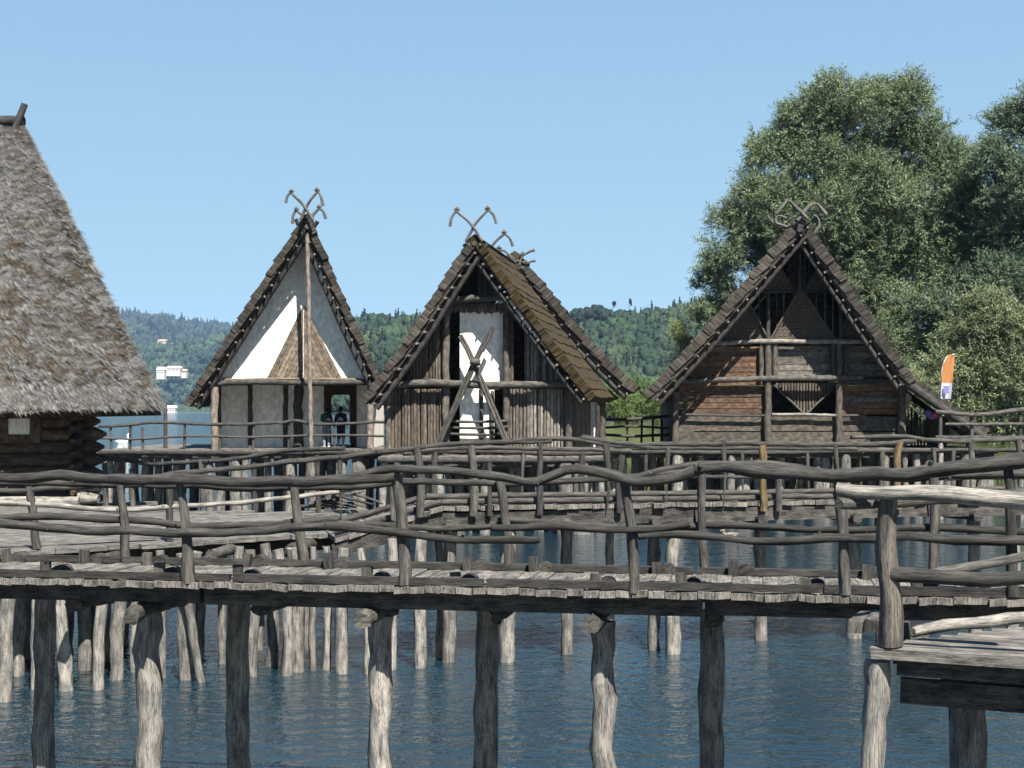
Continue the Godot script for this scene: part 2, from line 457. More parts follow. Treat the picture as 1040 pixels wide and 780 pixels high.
func corner_platform():
	var c0 := G(888, 658, 2.5)
	var c1 := G(1060, 669, 2.5)
	var k0 := G(926, 647, 2.5)
	var k1 := G(1060, 629, 2.5)
	var dir := (c1 - c0).normalized()
	var back := Vector3(dir.z, 0, -dir.x)
	if back.z > 0: back = -back
	var bd := (k1 - k0).normalized()
	var e1 := c0 + dir * 3.2
	var b := thing("corner_platform", "plank platform corner with a thick knobbly post and a bleached top rail", "platform", Vector3(c0.x + 1.6, 0, c0.z - 1))
	# edge board in front, planks behind it, parallel
	beam("edge_board", b, c0 - dir * .02 + back * .02 + UP * -.03, e1 + back * .02 + UP * -.03, .11, .075, M.deck[0], UP, .006)
	for k in 16:
		var s := .085 + k * .15
		var x := c0 + back * s
		# start where the back kerb line cuts this plank
		var t := bd.cross(x - (c0 + back * .05)).y / bd.cross(dir).y
		var st := x + dir * maxf(.0, -t + .02) + UP * rf(-.006, .006) + UP * -.022
		if (e1 + back * s - st).dot(dir) < .4: break
		beam("plank", b, st + back * .07, e1 + back * (s + .07) + UP * -.022, .142, .045, pick(M.deck), UP, .006)
	log_part("corner_post", b, [V(905, 656, c0, c1) + back * .03, V(904, 600, c0, c1), V(901, 560, c0, c1), V(902, 496, c0, c1)], [.075, .068, .066, .054], M.post[1], 12, .13, .07)
	log_part("top_rail", b, along(c0 - back * .08, c1 - back * .08, [[850, 497], [900, 500], [960, 503], [1010, 508], [1090, 512]]), [.044, .058], M.pale[1], 10, .14, .15)
	var r0 := c0 + back * .12
	log_part("top_rail", b, along(r0, r0 + bd, [[852, 512], [893, 511], [940, 508], [1000, 504], [1100, 498]]), [.036, .04], M.rail[2], 9, .14, .2)
	log_part("middle_rail", b, along(c0 - back * .03, c1 - back * .03, [[906, 583], [950, 586], [1000, 588], [1090, 585]]), [.05, .042], M.rail[3], 10, .14, .2)
	log_part("middle_rail", b, along(r0, r0 + bd, [[940, 584], [1000, 573], [1090, 556]]), [.03, .036], M.rail[2], 9, .14, .2)
	log_part("kerb_pole", b, [k0 + UP * .03, k0.lerp(k1, .4) + UP * .045, k1 + UP * .03, k1 + bd * .8 + UP * .03], [.034, .05], M.pale[0], 9, .2, .12)
	beam("peg", b, k0 - bd * .06 + UP * -.1, k0 - bd * .06 + UP * .11, .06, .05, M.rail[0], dir, .006)
	# beams and cut log ends under the deck
	var lo := UP * -.30
	beam("carrying_beam", b, c0 + dir * .12 + back * .3 + lo, e1 + back * .3 + lo + UP * -.02, .16, .15, M.beam[0], UP, .015)
	beam("carrying_beam", b, c0 + dir * .12 + back * .12 + UP * -.12, e1 + back * .12 + UP * -.12, .1, .1, M.beam[1], UP, .01)
	beam("carrying_beam", b, c0 + dir * .3 + back * 1.0 + lo, e1 + back * 1.0 + lo, .16, .16, M.beam[1], UP, .015)
	for s in [[1026, 676, .19, .1, .05], [915, 672, .13, .05, .12]]:
		var q := V(s[0], s[1], c0, c1) + back * float(s[4])
		beam("cross_log", b, q, q + back * 1.2, s[2], s[3], M.rail[1], UP, .02)
	for px in [868, 886]:
		var q := V(px, 637, c0 + back * .55, c1 + back * .55)
		beam("cross_log", b, q, q + back * .5, .1, .085, M.rail[2], UP, .012)
	var q1 := V(889, 700, c0 + back * .05, c1 + back * .05)
	log_part("pile", b, [Vector3(q1.x - .04, -1, q1.z), Vector3(q1.x - .03, 1.0, q1.z), Vector3(q1.x - .005, 1.7, q1.z), Vector3(q1.x + .02, 2.41, q1.z)], [.075, .085, .08, .074], M.pile[0], 12, .24, .1)
	var q2 := V(982, 720, c0 + back * .55, c1 + back * .55)
	log_part("pile", b, [Vector3(q2.x, -1, q2.z), Vector3(q2.x + .01, 1.2, q2.z), Vector3(q2.x, 2.12, q2.z)], [.115, .112, .108], M.pile[3], 12, .12, .2)

func house_deck():
	var h := 2.0
	var near := [G(-140, 572, h), G(0, 561, h), G(110, 556, h), G(200, 549, h), G(345, 541, h)]
	var far := [G(-140, 508, h), G(0, 511, h), G(95, 513, h), G(150, 521, h), G(345, 520, h)]
	var b := thing("house_deck", "low pale plank deck on crowded piles in front of the log house", "platform", Vector3(near[1].x + 3, 0, near[1].z - 3))
	# long boards side by side, the front row broken into short ragged pieces
	var ed: Vector3 = (near[4] - near[1]).normalized()
	var en := Vector3(ed.z, 0, -ed.x)
	if en.z > 0: en = -en
	for row in 46:
		var s0 := row * .235
		var x := -3.4 + rf(-.8, 0)
		while x < 9.0:
			var ln := rf(.35, .9) if row == 0 else rf(2.2, 4.2)
			var mid: Vector3 = near[1] + ed * (x + ln * .5) + en * (s0 + .1)
			# the deck's far edge at this column
			var px := 520.0 + mid.x / -mid.z * F
			var fz := 0.0
			for k in 4:
				var p0: float = [-140, 0, 95, 150, 345][k]
				var p1: float = [-140, 0, 95, 150, 345][k + 1]
				if px <= p1 or k == 3:
					fz = lerpf(far[k].z, far[k + 1].z, clampf((px - p0) / (p1 - p0), 0, 1))
					break
			if mid.z > fz and px < 352:
				var off := rf(-.09, .05) if row == 0 else 0.0
				var up := UP * (rf(-.006, .006) - .03)
				beam("plank", b, near[1] + ed * x + en * (s0 + .1 + off) + up, near[1] + ed * (x + ln - .012) + en * (s0 + .1 + off + rf(-.02, .02) * float(row == 0)) + up, .225, .07, pick(M.deck_left), UP, .004)
			x += ln
	for k in 4:
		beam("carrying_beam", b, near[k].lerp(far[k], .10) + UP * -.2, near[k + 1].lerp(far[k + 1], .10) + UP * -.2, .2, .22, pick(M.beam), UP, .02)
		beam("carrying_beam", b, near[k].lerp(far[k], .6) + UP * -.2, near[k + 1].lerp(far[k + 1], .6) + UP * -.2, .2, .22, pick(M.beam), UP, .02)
	for s in [[295, 549, .11], [215, 553, .09], [70, 566, .09]]:
		var q := G(s[0], s[1], h) + UP * -.16 + Vector3(0, 0, .05)
		log_part("cross_log", b, [q, q + Vector3(.2, 0, -1.8)], s[2], pick(M.rail), 10, .12, .4)
	# piles: column, waterline row in the picture, radius px, tone, lean
	var pl := [[4, 712, 8, 0, 0], [36, 700, 5, 0, 0], [72, 701, 8, 0, -.25], [100, 700, 9, 1, 0], [62, 692, 7, 1, 0], [118, 690, 11, 1, .1], [190, 690, 9, 0, 0], [214, 693, 5, 0, -.55], [165, 688, 5, 0, 0], [255, 687, 7, 0, .05], [240, 680, 7, 1, 0], [290, 686, 6, 0, 0], [304, 682, 8, 0, 0], [318, 681, 4, 0, 0], [330, 680, 6, 1, .06], [352, 684, 7, 0, -.16], [372, 684, 5, 0, 0], [275, 676, 9, 1, 0], [225, 674, 7, 1, 0], [346, 676, 7, 1, 0], [134, 682, 6, 1, .1], [20, 686, 9, 1, 0], [50, 680, 9, 1, 0], [84, 680, 10, 1, 0], [-30, 700, 9, 1, 0], [-70, 706, 8, 0, 0], [12, 672, 8, 1, 0], [32, 668, 9, 1, 0], [66, 664, 10, 1, 0], [108, 672, 9, 1, 0], [200, 664, 8, 1, 0], [262, 660, 7, 1, 0], [310, 660, 8, 1, 0], [-20, 665, 9, 1, 0], [90, 650, 9, 1, 0], [45, 645, 9, 1, 0], [5, 645, 9, 1, 0], [125, 655, 8, 1, 0]]
	for s in pl:
		var w := G(s[0], s[1], 0)
		log_part("pile", b, [w + Vector3(0, -1, 0), w + Vector3(s[4] * .5 + rf(-.04, .04), .9, 0), w + Vector3(s[4] + rf(-.14, .14), 1.9, rf(-.1, .1))], [s[2] * (.85 if s[3] == 0 else .62) / ppm(-w.z) * 1.1, s[2] * (.85 if s[3] == 0 else .62) / ppm(-w.z)], pick(M.pile), 9, .2, .25)
	# railings on both edges
	var la: Vector3 = near[1] + Vector3(0, 0, -.1)
	var lb: Vector3 = near[4] + Vector3(0, 0, -.1)
	for s in [[[28, 486], [33, 515], [38, 557], 4.2], [[345, 462], [346, 500], [346, 548], 4], [[295, 482], [299, 510], [303, 546], 3.2], [[170, 484], [172, 512], [173, 552], 3.5]]:
		log_part("railing_post", b, along(la, lb, s.slice(0, 3)), [s[3] * .85 / 66, s[3] / 66], pick(M.rail), 8, .2, .2)
	rail("middle_rail", b, la, lb, [[-60, 508], [40, 512], [120, 518], [200, 513], [260, 509], [350, 499]], .045, .04, M.pale)
	rail("top_rail", b, la, lb, [[-60, 500], [40, 497], [110, 491], [180, 481], [260, 473], [345, 464]], .05, .05, M.rail)
	var fa: Vector3 = far[2] + Vector3(0, 0, .1)
	var fb: Vector3 = far[4] + Vector3(0, 0, .1)
	for s in [[[106, 470], [107, 500], [107, 518], 3.4], [[204, 468], [206, 500], [207, 524], 3.6], [[134, 476], [134, 500], [135, 520], 3.2], [[258, 470], [259, 500], [259, 522], 3.2], [[322, 462], [323, 500], [323, 522], 3.2]]:
		log_part("railing_post", b, along(fa, fb, s.slice(0, 3)), [s[3] * .85 / 53, s[3] / 53], pick(M.rail), 8, .2, .2)
	rail("top_rail", b, fa, fb, [[98, 464], [130, 468], [165, 471], [240, 466], [290, 458], [350, 456]], .055, .05, M.dark_rail)
	rail("middle_rail", b, fa, fb, [[98, 492], [140, 493], [200, 494], [260, 498], [350, 490]], .05, .05, M.dark_rail)
	# bare branches piled at the end of the deck
	for k in 5:
		var q := G(322 + k * 9, 519, h)
		var br := thing("driftwood_branch", "crooked grey branch lying on the end of the low deck", "branch", q, "loose branches on the deck end")
		log_part("stem", br, [q + Vector3(-.5, .04 + k * .05, rf(-.2, .2)), q + Vector3(0, .10 + k * .06, rf(-.2, .2)), q + Vector3(.6, .05 + k * .02, rf(-.2, .2))], [.035, .02], M.rail[k % 4], 6, .2, .2)
		log_part("twig", br, [q + Vector3(0, .10 + k * .06, 0), q + Vector3(.25, .28 + k * .03, .1)], [.02, .01], M.rail[k % 4], 5, .2, .2)

func middle_footbridge():
	var h := 2.5
	var a := G(450, 514.5, h)
	var c := G(900, 507.5, h)
	var dir := (c - a).normalized()
	var back := Vector3(dir.z, 0, -dir.x)
	if back.z > 0: back = -back
	var e := c + dir * 5.0
	var low := Vector3(G(350, 541, 2.0).x, 2.02, a.z + .2)
	var wd := 1.7
	var b := thing("footbridge", "narrow plank footbridge with crooked pole railings rising from the low pale deck", "footbridge", Vector3((a.x + c.x) / 2, 0, a.z - .8))
	lay_planks(b, low, a, low + back * wd, a + back * wd, .2, .07, M.deck, .05)
	lay_planks(b, a, e, a + back * wd, e + back * wd, .2, .07, M.deck, .05)
	for o in [.12, wd - .12]:
		beam("carrying_beam", b, low + back * o + UP * -.2, a + back * o + UP * -.2, .17, .22, M.beam[0], UP, .02)
		for k in 3: beam("carrying_beam", b, a.lerp(e, k / 3.0) + back * o + UP * -.2, a.lerp(e, (k + .99) / 3.0) + back * o + UP * -.2, .17, .22, pick(M.beam), UP, .02)
		log_part("kerb_pole", b, [low + back * o + UP * .08, a + back * o + UP * .06], .05, M.rail[1], 8, .14, .3)
		log_part("kerb_pole", b, [a + back * o + UP * .06, a.lerp(e, .5) + back * o + UP * .06, e + back * o + UP * .06], [.05, .045], M.rail[0], 8, .14, .3)
	for s in [[428, 678, 6, 0], [456, 672, 6.5, 0], [515, 672, 7.5, 0], [446, 668, 4, 1], [665, 660, 6, 0], [684, 664, 7, 0], [575, 664, 6, 1], [868, 648, 7, 1], [896, 652, 6, 1], [772, 650, 6, 1], [620, 655, 4, 1], [990, 645, 6, 1], [398, 680, 5, 0], [1030, 648, 6, 0]]:
		var w := G(s[0], s[1], 0)
		var t := 2.2
		if s[0] < 450: t = lerpf(1.85, 2.2, (s[0] - 350) / 100.0)
		log_part("pile", b, [w + Vector3(0, -1, 0), w + Vector3(rf(-.03, .03), 1, 0), w + Vector3(rf(-.03, .03), t, 0)], [s[2] / ppm(-w.z) * 1.08, s[2] / ppm(-w.z)], pick(M.pile), 10, .17, .25)
	for px in [456, 515, 575, 665, 772, 868, 990]:
		var q := V(px, 525, a, c)
		q.y = 2.2
		log_part("cross_log", b, [q - back * .12, q + back * (wd + .1)], .09, pick(M.rail), 9, .12, .5)
	var ra := a + back * -.04
	var rc := c + back * -.04
	for s in [[400, 470, 520, 3.6], [427, 455, 517, 4.2], [481, 452, 516, 4.5], [497, 470, 516, 2.6], [548, 449, 515, 3.6], [617, 450, 514, 5], [629, 462, 513, 3.4], [677, 455, 512, 3], [735, 447, 512, 4], [775, 452, 511, 4.2], [791, 470, 511, 3.4], [851, 450, 510, 4], [912, 448, 509, 4.4], [949, 455, 508, 3], [987, 446, 507, 4], [1035, 447, 506, 4]]:
		log_part("railing_post", b, along(ra, rc, [[s[0] + rf(-4, 4), s[1]], [s[0] + rf(-1, 1), (s[1] + s[2]) / 2], [s[0], s[2] + 8]]), [s[3] * .9 / 64, s[3] / 64], M.ochre if s[0] in [775, 912] else pick(M.rail), 8, .18, .2)
	for s in [[[[345, 465], [385, 459], [420, 455], [465, 451], [500, 449], [560, 448]], .05, .045], [[[520, 447], [580, 446], [620, 452], [680, 455]], .04, .04], [[[590, 444], [640, 451], [700, 451], [760, 450], [860, 452], [930, 448]], .045, .05], [[[864, 444], [915, 443], [960, 448], [1040, 446], [1110, 446]], .04, .05], [[[640, 455], [760, 455], [870, 456]], .035, .04], [[[420, 458], [480, 455], [560, 456], [640, 458]], .04, .04]]:
		rail("top_rail", b, ra, rc, s[0], s[1], s[2], M.rail)
	for s in [[[[345, 498], [420, 489], [500, 491], [560, 488], [640, 486]], .034, .034], [[[600, 487], [700, 484], [800, 485], [900, 484]], .036, .034], [[[870, 484], [960, 486], [1110, 484]], .036, .034]]:
		rail("middle_rail", b, ra, rc, s[0], s[1], s[2], M.rail)
	var fa := ra + back * (wd + .06)
	var fc := rc + back * (wd + .06)
	for s in [[440, 456, 512, 3.2], [530, 458, 512, 3], [590, 460, 511, 3.4], [655, 460, 511, 3], [755, 458, 510, 3], [822, 458, 509, 3], [895, 458, 508, 3.4], [966, 456, 507, 3]]:
		log_part("railing_post", b, along(fa, fc, [[s[0] + rf(-4, 4), s[1]], [s[0], s[2] + 4]]), [s[3] * .9 / 59, s[3] / 59], pick(M.rail), 7, .18, .25)
	rail("top_rail", b, fa, fc, [[410, 461], [480, 458], [560, 461], [640, 459], [760, 460], [900, 458], [1060, 457]], .045, .045, M.dark_rail)

# platform of a hut: planks on beams on rows of piles; x range in pixels at depth d
func hut_platform(label: String, px0: float, px1: float, d: float, depth: float, piles: Array, group := "", tone := 0.75) -> Node3D:
	var h := 2.5
	var a := Vector3((px0 - 520) / F * d, h, -d)
	var c := Vector3((px1 - 520) / F * d, h, -d)
	var bk := Vector3(0, 0, -depth)
	var b := thing("hut_platform", label, "platform", Vector3((a.x + c.x) / 2, 0, -d - depth / 2), group)
	lay_planks(b, a, c, a + bk, c + bk, .24, .08, M.deck, .06)
	var n := 4
	for k in n:
		var o := bk * (.03 + .94 * k / (n - 1.0))
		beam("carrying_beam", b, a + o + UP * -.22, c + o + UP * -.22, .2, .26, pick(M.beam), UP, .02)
	log_part("edge_log", b, [a + UP * -.1 + Vector3(0, 0, .06), a.lerp(c, .5) + UP * -.12 + Vector3(0, 0, .06), c + UP * -.1 + Vector3(0, 0, .06)], .08, pick(M.dark_rail), 8, .15, .5)
	for s in piles:
		pile(b, s[0], d + s[1], 2.3, s[2] / ppm(d), pick(M.pile), Vector2(rf(-.12, .12), 0))
	return b

# ---------------------------------------------------------------- huts
# One thatched roof. Outer rake edges as pixel outlines from the apex to the eaves; the front leans out: depth da at the apex, de at the eaves.
func thatch_roof(hut: Node, apex: Array, left: Array, right: Array, da: float, de: float, axis: Vector3, length: float, th: float, n: int, mats_l: Array, mats_r: Array) -> Node3D:
	var roof: MeshInstance3D
	for side in 2:
		var px: Array = [apex] + (left if side == 0 else right)
		var pts := []
		var tot := 0.0
		for k in px.size(): tot += 0.0 if k == 0 else Vector2(px[k][0], px[k][1]).distance_to(Vector2(px[k - 1][0], px[k - 1][1]))
		var acc := 0.0
		for k in px.size():
			if k > 0: acc += Vector2(px[k][0], px[k][1]).distance_to(Vector2(px[k - 1][0], px[k - 1][1]))
			pts.append(P(px[k][0], px[k][1], lerpf(da, de, acc / tot)))
		var at := func(t: float) -> Vector3:
			var want := clampf(t, 0, 1.2) * (pts.size() - 1)
			var s: int = mini(int(want), pts.size() - 2)
			var p0: Vector3 = pts[max(s - 1, 0)]
			var p3: Vector3 = pts[min(s + 2, pts.size() - 1)]
			if want > pts.size() - 1: return (pts[-1] as Vector3) + ((pts[-1] as Vector3) - (pts[-2] as Vector3)) * (want - pts.size() + 1)
			return (pts[s] as Vector3).cubic_interpolate(pts[s + 1], p0, p3, want - s)
		var nrm := func(t: float) -> Vector3:
			var dd: Vector3 = at.call(t + .02) - at.call(t - .02)
			var q := dd.cross(axis).normalized()
			if q.y < 0: q = -q
			return q
		# underlay
		var g := Geo.new()
		var steps := 8
		for k in steps:
			var a: Vector3 = at.call(k / float(steps))
			var b: Vector3 = at.call((k + 1) / float(steps))
			var na: Vector3 = nrm.call(k / float(steps) + .03)
			var nb: Vector3 = nrm.call((k + 1) / float(steps) - .03)
			var f := axis * .12
			var e := axis * (length - .1)
			var q := [a - na * (th * .8) + f, b - nb * (th * .8) + f, b - nb * (th * .45) + f, a - na * (th * .45) + f, a - na * (th * .8) + e, b - nb * (th * .8) + e, b - nb * (th * .45) + e, a - na * (th * .45) + e]
			if side == 1: q = [q[1], q[0], q[3], q[2], q[5], q[4], q[7], q[6]]
			g.box8([q[1], q[0], q[3], q[2], q[5], q[4], q[7], q[6]], .6, .5)
		if side == 0:
			roof = commit(g, "roof", M.reed[1], hut)
		else:
			commit(g, "roof_lining", M.reed[1], roof)
		# courses, each a thick overlapping bundle layer with a ragged lower edge
		for k in n:
			var t0 := float(k) / n - (.02 if k > 0 else 0.0)
			var t1 := (k + 1.0) / n + .012
			var a: Vector3 = at.call(t0)
			var b: Vector3 = at.call(t1)
			var na: Vector3 = nrm.call(t0 + .02)
			var nb: Vector3 = nrm.call(t1 - .02)
			var segs := maxi(5, int(length / .5))
			g = Geo.new()
			var prev := []
			var thick := th * rf(.62, .8)
			var rise := th * rf(.24, .38) * (.5 if (mats_l if side == 0 else mats_r) == M.reed_moss else 1.0)
			var outer := rf(-.05, .06)
			var v0 := rng.randf() * 3
			var slope := a.distance_to(b)
			for s in segs + 1:
				var f: float = axis.length() * (length * s / segs)
				var off := axis * (f + (outer if s == 0 else 0.0))
				var jb := rf(-.05, .07)
				var dn := (b - a).normalized()
				var ring := [a - na * (thick * .9) + off, b - nb * (thick - rise) + off + dn * jb * .5, b + nb * (rise + rf(-.02, .02)) + off + dn * jb, a + na * .02 + off]
				if s > 0:
					var u0 := length * (s - 1) / segs * .55 + v0
					var u1 := length * s / segs * .55 + v0
					for c in 4:
						var c2 := (c + 1) % 4
						var va := 0.0 if c in [0, 3] else slope * .55
						var vb := 0.0 if c2 in [0, 3] else slope * .55
						if c == 1: va = 0.0; vb = .1
						var p0: Vector3 = prev[c]
						var p1: Vector3 = prev[c2]
						var p2: Vector3 = ring[c2]
						var p3: Vector3 = ring[c]
						if side == 1: g.quad(p0, p3, p2, p1, Vector2(u0, va), Vector2(u1, va), Vector2(u1, vb), Vector2(u0, vb))
						else: g.quad(p0, p1, p2, p3, Vector2(u0, va), Vector2(u0, vb), Vector2(u1, vb), Vector2(u1, va))
				if s == 0 or s == segs:
					var flip := (s == 0) == (side == 0)
					var w := slope * .55
					if flip: g.quad(ring[3], ring[2], ring[1], ring[0], Vector2(v0, 0), Vector2(v0 + w, 0), Vector2(v0 + w, .15), Vector2(v0, .15))
					else: g.quad(ring[0], ring[1], ring[2], ring[3], Vector2(v0, 0), Vector2(v0 + w, 0), Vector2(v0 + w, .15), Vector2(v0, .15))
				prev = ring
			commit(g, "thatch_course", pick(mats_l if side == 0 else mats_r), roof)
			# batten end poking out under the course
			var q: Vector3 = at.call((k + .65) / n)
			var nq: Vector3 = nrm.call((k + .65) / n)
			log_part("batten_end", roof, [q - nq * th * .92 - axis * .04, q - nq * th * .92 + axis * .5], .042, M.batten, 7, .1, .5)
		# rafters along the front and the back edge
		for e in [.22, length - .3]:
			var rp := []
			for k in 6: rp.append(at.call(k / 5.0) - nrm.call(k / 5.0) * (th * 1.05 + .09) + axis * e)
			log_part("rafter", roof, rp, [.08, .1], pick(M.beam if e > 1 else M.dark_rail), 8, .12, .5)
	return roof

# crossed gable horn: an arm from the ridge to a knobbed head with a hanging beak
func horn(hut: Node, foot: Array, knob: Array, tip: Array, d: float, r: float):
	var a := P(foot[0], foot[1], d)
	var k := P(knob[0], knob[1], d)
	var t := P(tip[0], tip[1], d)
	var m := (a + k) / 2 + Vector3(0, .12, 0)
	var hm := log_part("gable_horn", hut, [a, m, k], [r * 1.1, r, r * .9], pick(M.horn), 8, .15, .15)
	log_part("beak", hm, [k + (k - a).normalized() * .03, (k + t) / 2 + Vector3(signf(t.x - k.x) * .05, .06, 0), t], [r * .85, r * .9, r * 1.15], pick(M.horn), 8, .15, .12)
	log_part("knob", hm, [k + Vector3(-.09, .05, 0), k + Vector3(0, .10, 0), k + Vector3(.09, .05, 0)], [r * .9, r * 1.7, r * .9], pick(M.horn), 8, .2, .1)

func post(hut: Node, px: float, y0: float, y1: float, d: float, r: float, m: Material, called := "post", lean := 0.0):
	return log_part(called, hut, [P(px + lean, y0, d), P(px + lean * .4, lerpf(y0, y1, .5), d), P(px, y1, d)], [r * .92, r], m, 9, .16, .25)
func crossbar(hut: Node, pts: Array, d: float, r: float, m: Material, called := "crossbar"):
	var q := []
	for p in pts: q.append(P(p[0], p[1], d))
	return log_part(called, hut, q, r, m, 9, .14, .3)
func side_wall(hut: Node, called: String, px: float, y0: float, d0: float, d1: float, m: Material):
	var a := P(px, y0, d0)
	var g := Geo.new()
	timber(g, Vector3(a.x, (a.y + 2.5) / 2, -d0), Vector3(a.x, (a.y + 2.5) / 2, -d1), .12, a.y - 2.5)
	return commit(g, called, m, hut)

func hut_with_porch():
	# the slim white hut with the two visitors
	var d := 55.0
	var dk := 456.0
	var h := thing("pile_dwelling", "slim steep hut with white gable and boarded triangle, open porch and two visitors", "hut", Vector3((300 - 520) / F * d, 2.5, -58.5))
	var ax := Vector3(-.145, 0, -1).normalized()
	thatch_roof(h, [312, 217], [[271, 281], [232, 343], [190, 408]], [[336, 275], [360, 330], [388, 388]], 53.45, 54.5, ax, 8.8, .36, 16, M.reed, M.reed)
	# upper gable
	var gw := panel("gable_wall", h, [[222, 387], [309, 236], [314, 236], [376, 387]], 55.05, .14, M.plaster, .5)
	for k in 9:
		var x0 := 270 + k * 38.0 / 9
		var x1 := 270 + (k + .92) * 38.0 / 9
		panel("board", gw, [[x0, 386], [x1, 386], [308, 386 - (308 - x1) * 2.0], [308, 386 - (308 - x0) * 2.0]], 54.98 + rf(-.015, .015), .05, pick(M.lath))
		var y0 := 348 - k * 39.0 / 9
		var y1 := 348 - (k + .92) * 39.0 / 9
		panel("board", gw, [[348 - k * 39.0 / 9, 386], [348 - (k + .92) * 39.0 / 9, 386], [309, 386 - (39 - (k + .92) * 39.0 / 9) * 1.95], [309, 386 - (39 - k * 39.0 / 9) * 1.95]], 54.98 + rf(-.015, .015), .05, pick(M.lath))
	crossbar(h, [[206, 390], [260, 388], [320, 389], [384, 388]], 54.75, .11, M.rail[1], "tie_log")
	crossbar(h, [[226, 386], [300, 385], [374, 386]], 54.85, .06, M.lath[1], "sill_pole")
	# posts of the porch
	post(h, 218, 393, dk + 1, 54.75, .15, M.speckled)
	post(h, 316, 236, dk + 1, 53.6, .085, M.speckled, "ridge_post", -4)
	post(h, 376, 392, dk + 1, 54.75, .14, M.speckled)
	log_part("ridge_pole", h, [P(312, 230, 53.4), P(312, 230, 53.4) + ax * 8.8], .1, M.rail[1], 8, .1, 1.0)
	# lower wall, set back under the gable
	var dw := 57.0
	var lw := panel("wall", h, [[221, 386], [221, 454.5], [330, 454.5], [330, 386]], dw, .14, M.plaster, .5)
	panel("wall_panel", lw, [[361, 386], [361, 454.5], [377, 454.5], [377, 386]], dw, .14, M.plaster, .5)
	panel("wall_panel", lw, [[330.2, 386], [330.2, 391], [360.8, 391], [360.8, 386]], dw, .14, M.plaster, .5)
	for px in [222, 254, 290, 303]: post(lw, px, 387, 454.5, dw - .05, .10 if px != 303 else .2, M.post[0], "wall_post")
	post(lw, 376, 387, 454.5, dw - .05, .10, M.post[0], "wall_post")
	var fr := panel("door_frame", h, [[329, 390], [329, 454.5], [336, 454.5], [336, 404], [338, 401], [354, 401], [356, 404], [356, 454.5], [362, 454.5], [362, 390]], dw - .06, .18, M.frame_brown)
	# side and back walls; the back door stands open to the lake
	side_wall(h, "side_wall", 219, 392, 57.0, 61.9, M.plaster)
	side_wall(h, "side_wall", 377, 392, 57.0, 61.9, M.plaster)
	var db := 62.0
	var bw := panel("back_wall", h, [[240, 388], [240, 450], [336, 450], [336, 388]], db, .12, M.plaster, .5)
	panel("wall_panel", bw, [[355, 388], [355, 450], [385, 450], [385, 388]], db, .12, M.plaster, .5)
	panel("wall_panel", bw, [[336.2, 388], [336.2, 400], [354.8, 400], [354.8, 388]], db, .12, M.plaster, .5)
	panel("gable_wall", h, [[240, 387], [315, 250], [385, 387]], db, .14, M.plaster, .5)
	# horns
	horn(h, [318, 224], [296, 196], [290, 206], 53.2, .055)
	horn(h, [305, 224], [322, 195], [328, 209], 53.25, .055)
	horn(h, [312, 228], [301, 214], [297, 227], 58.0, .065)
	horn(h, [312, 230], [324, 212], [331, 222], 58.0, .065)

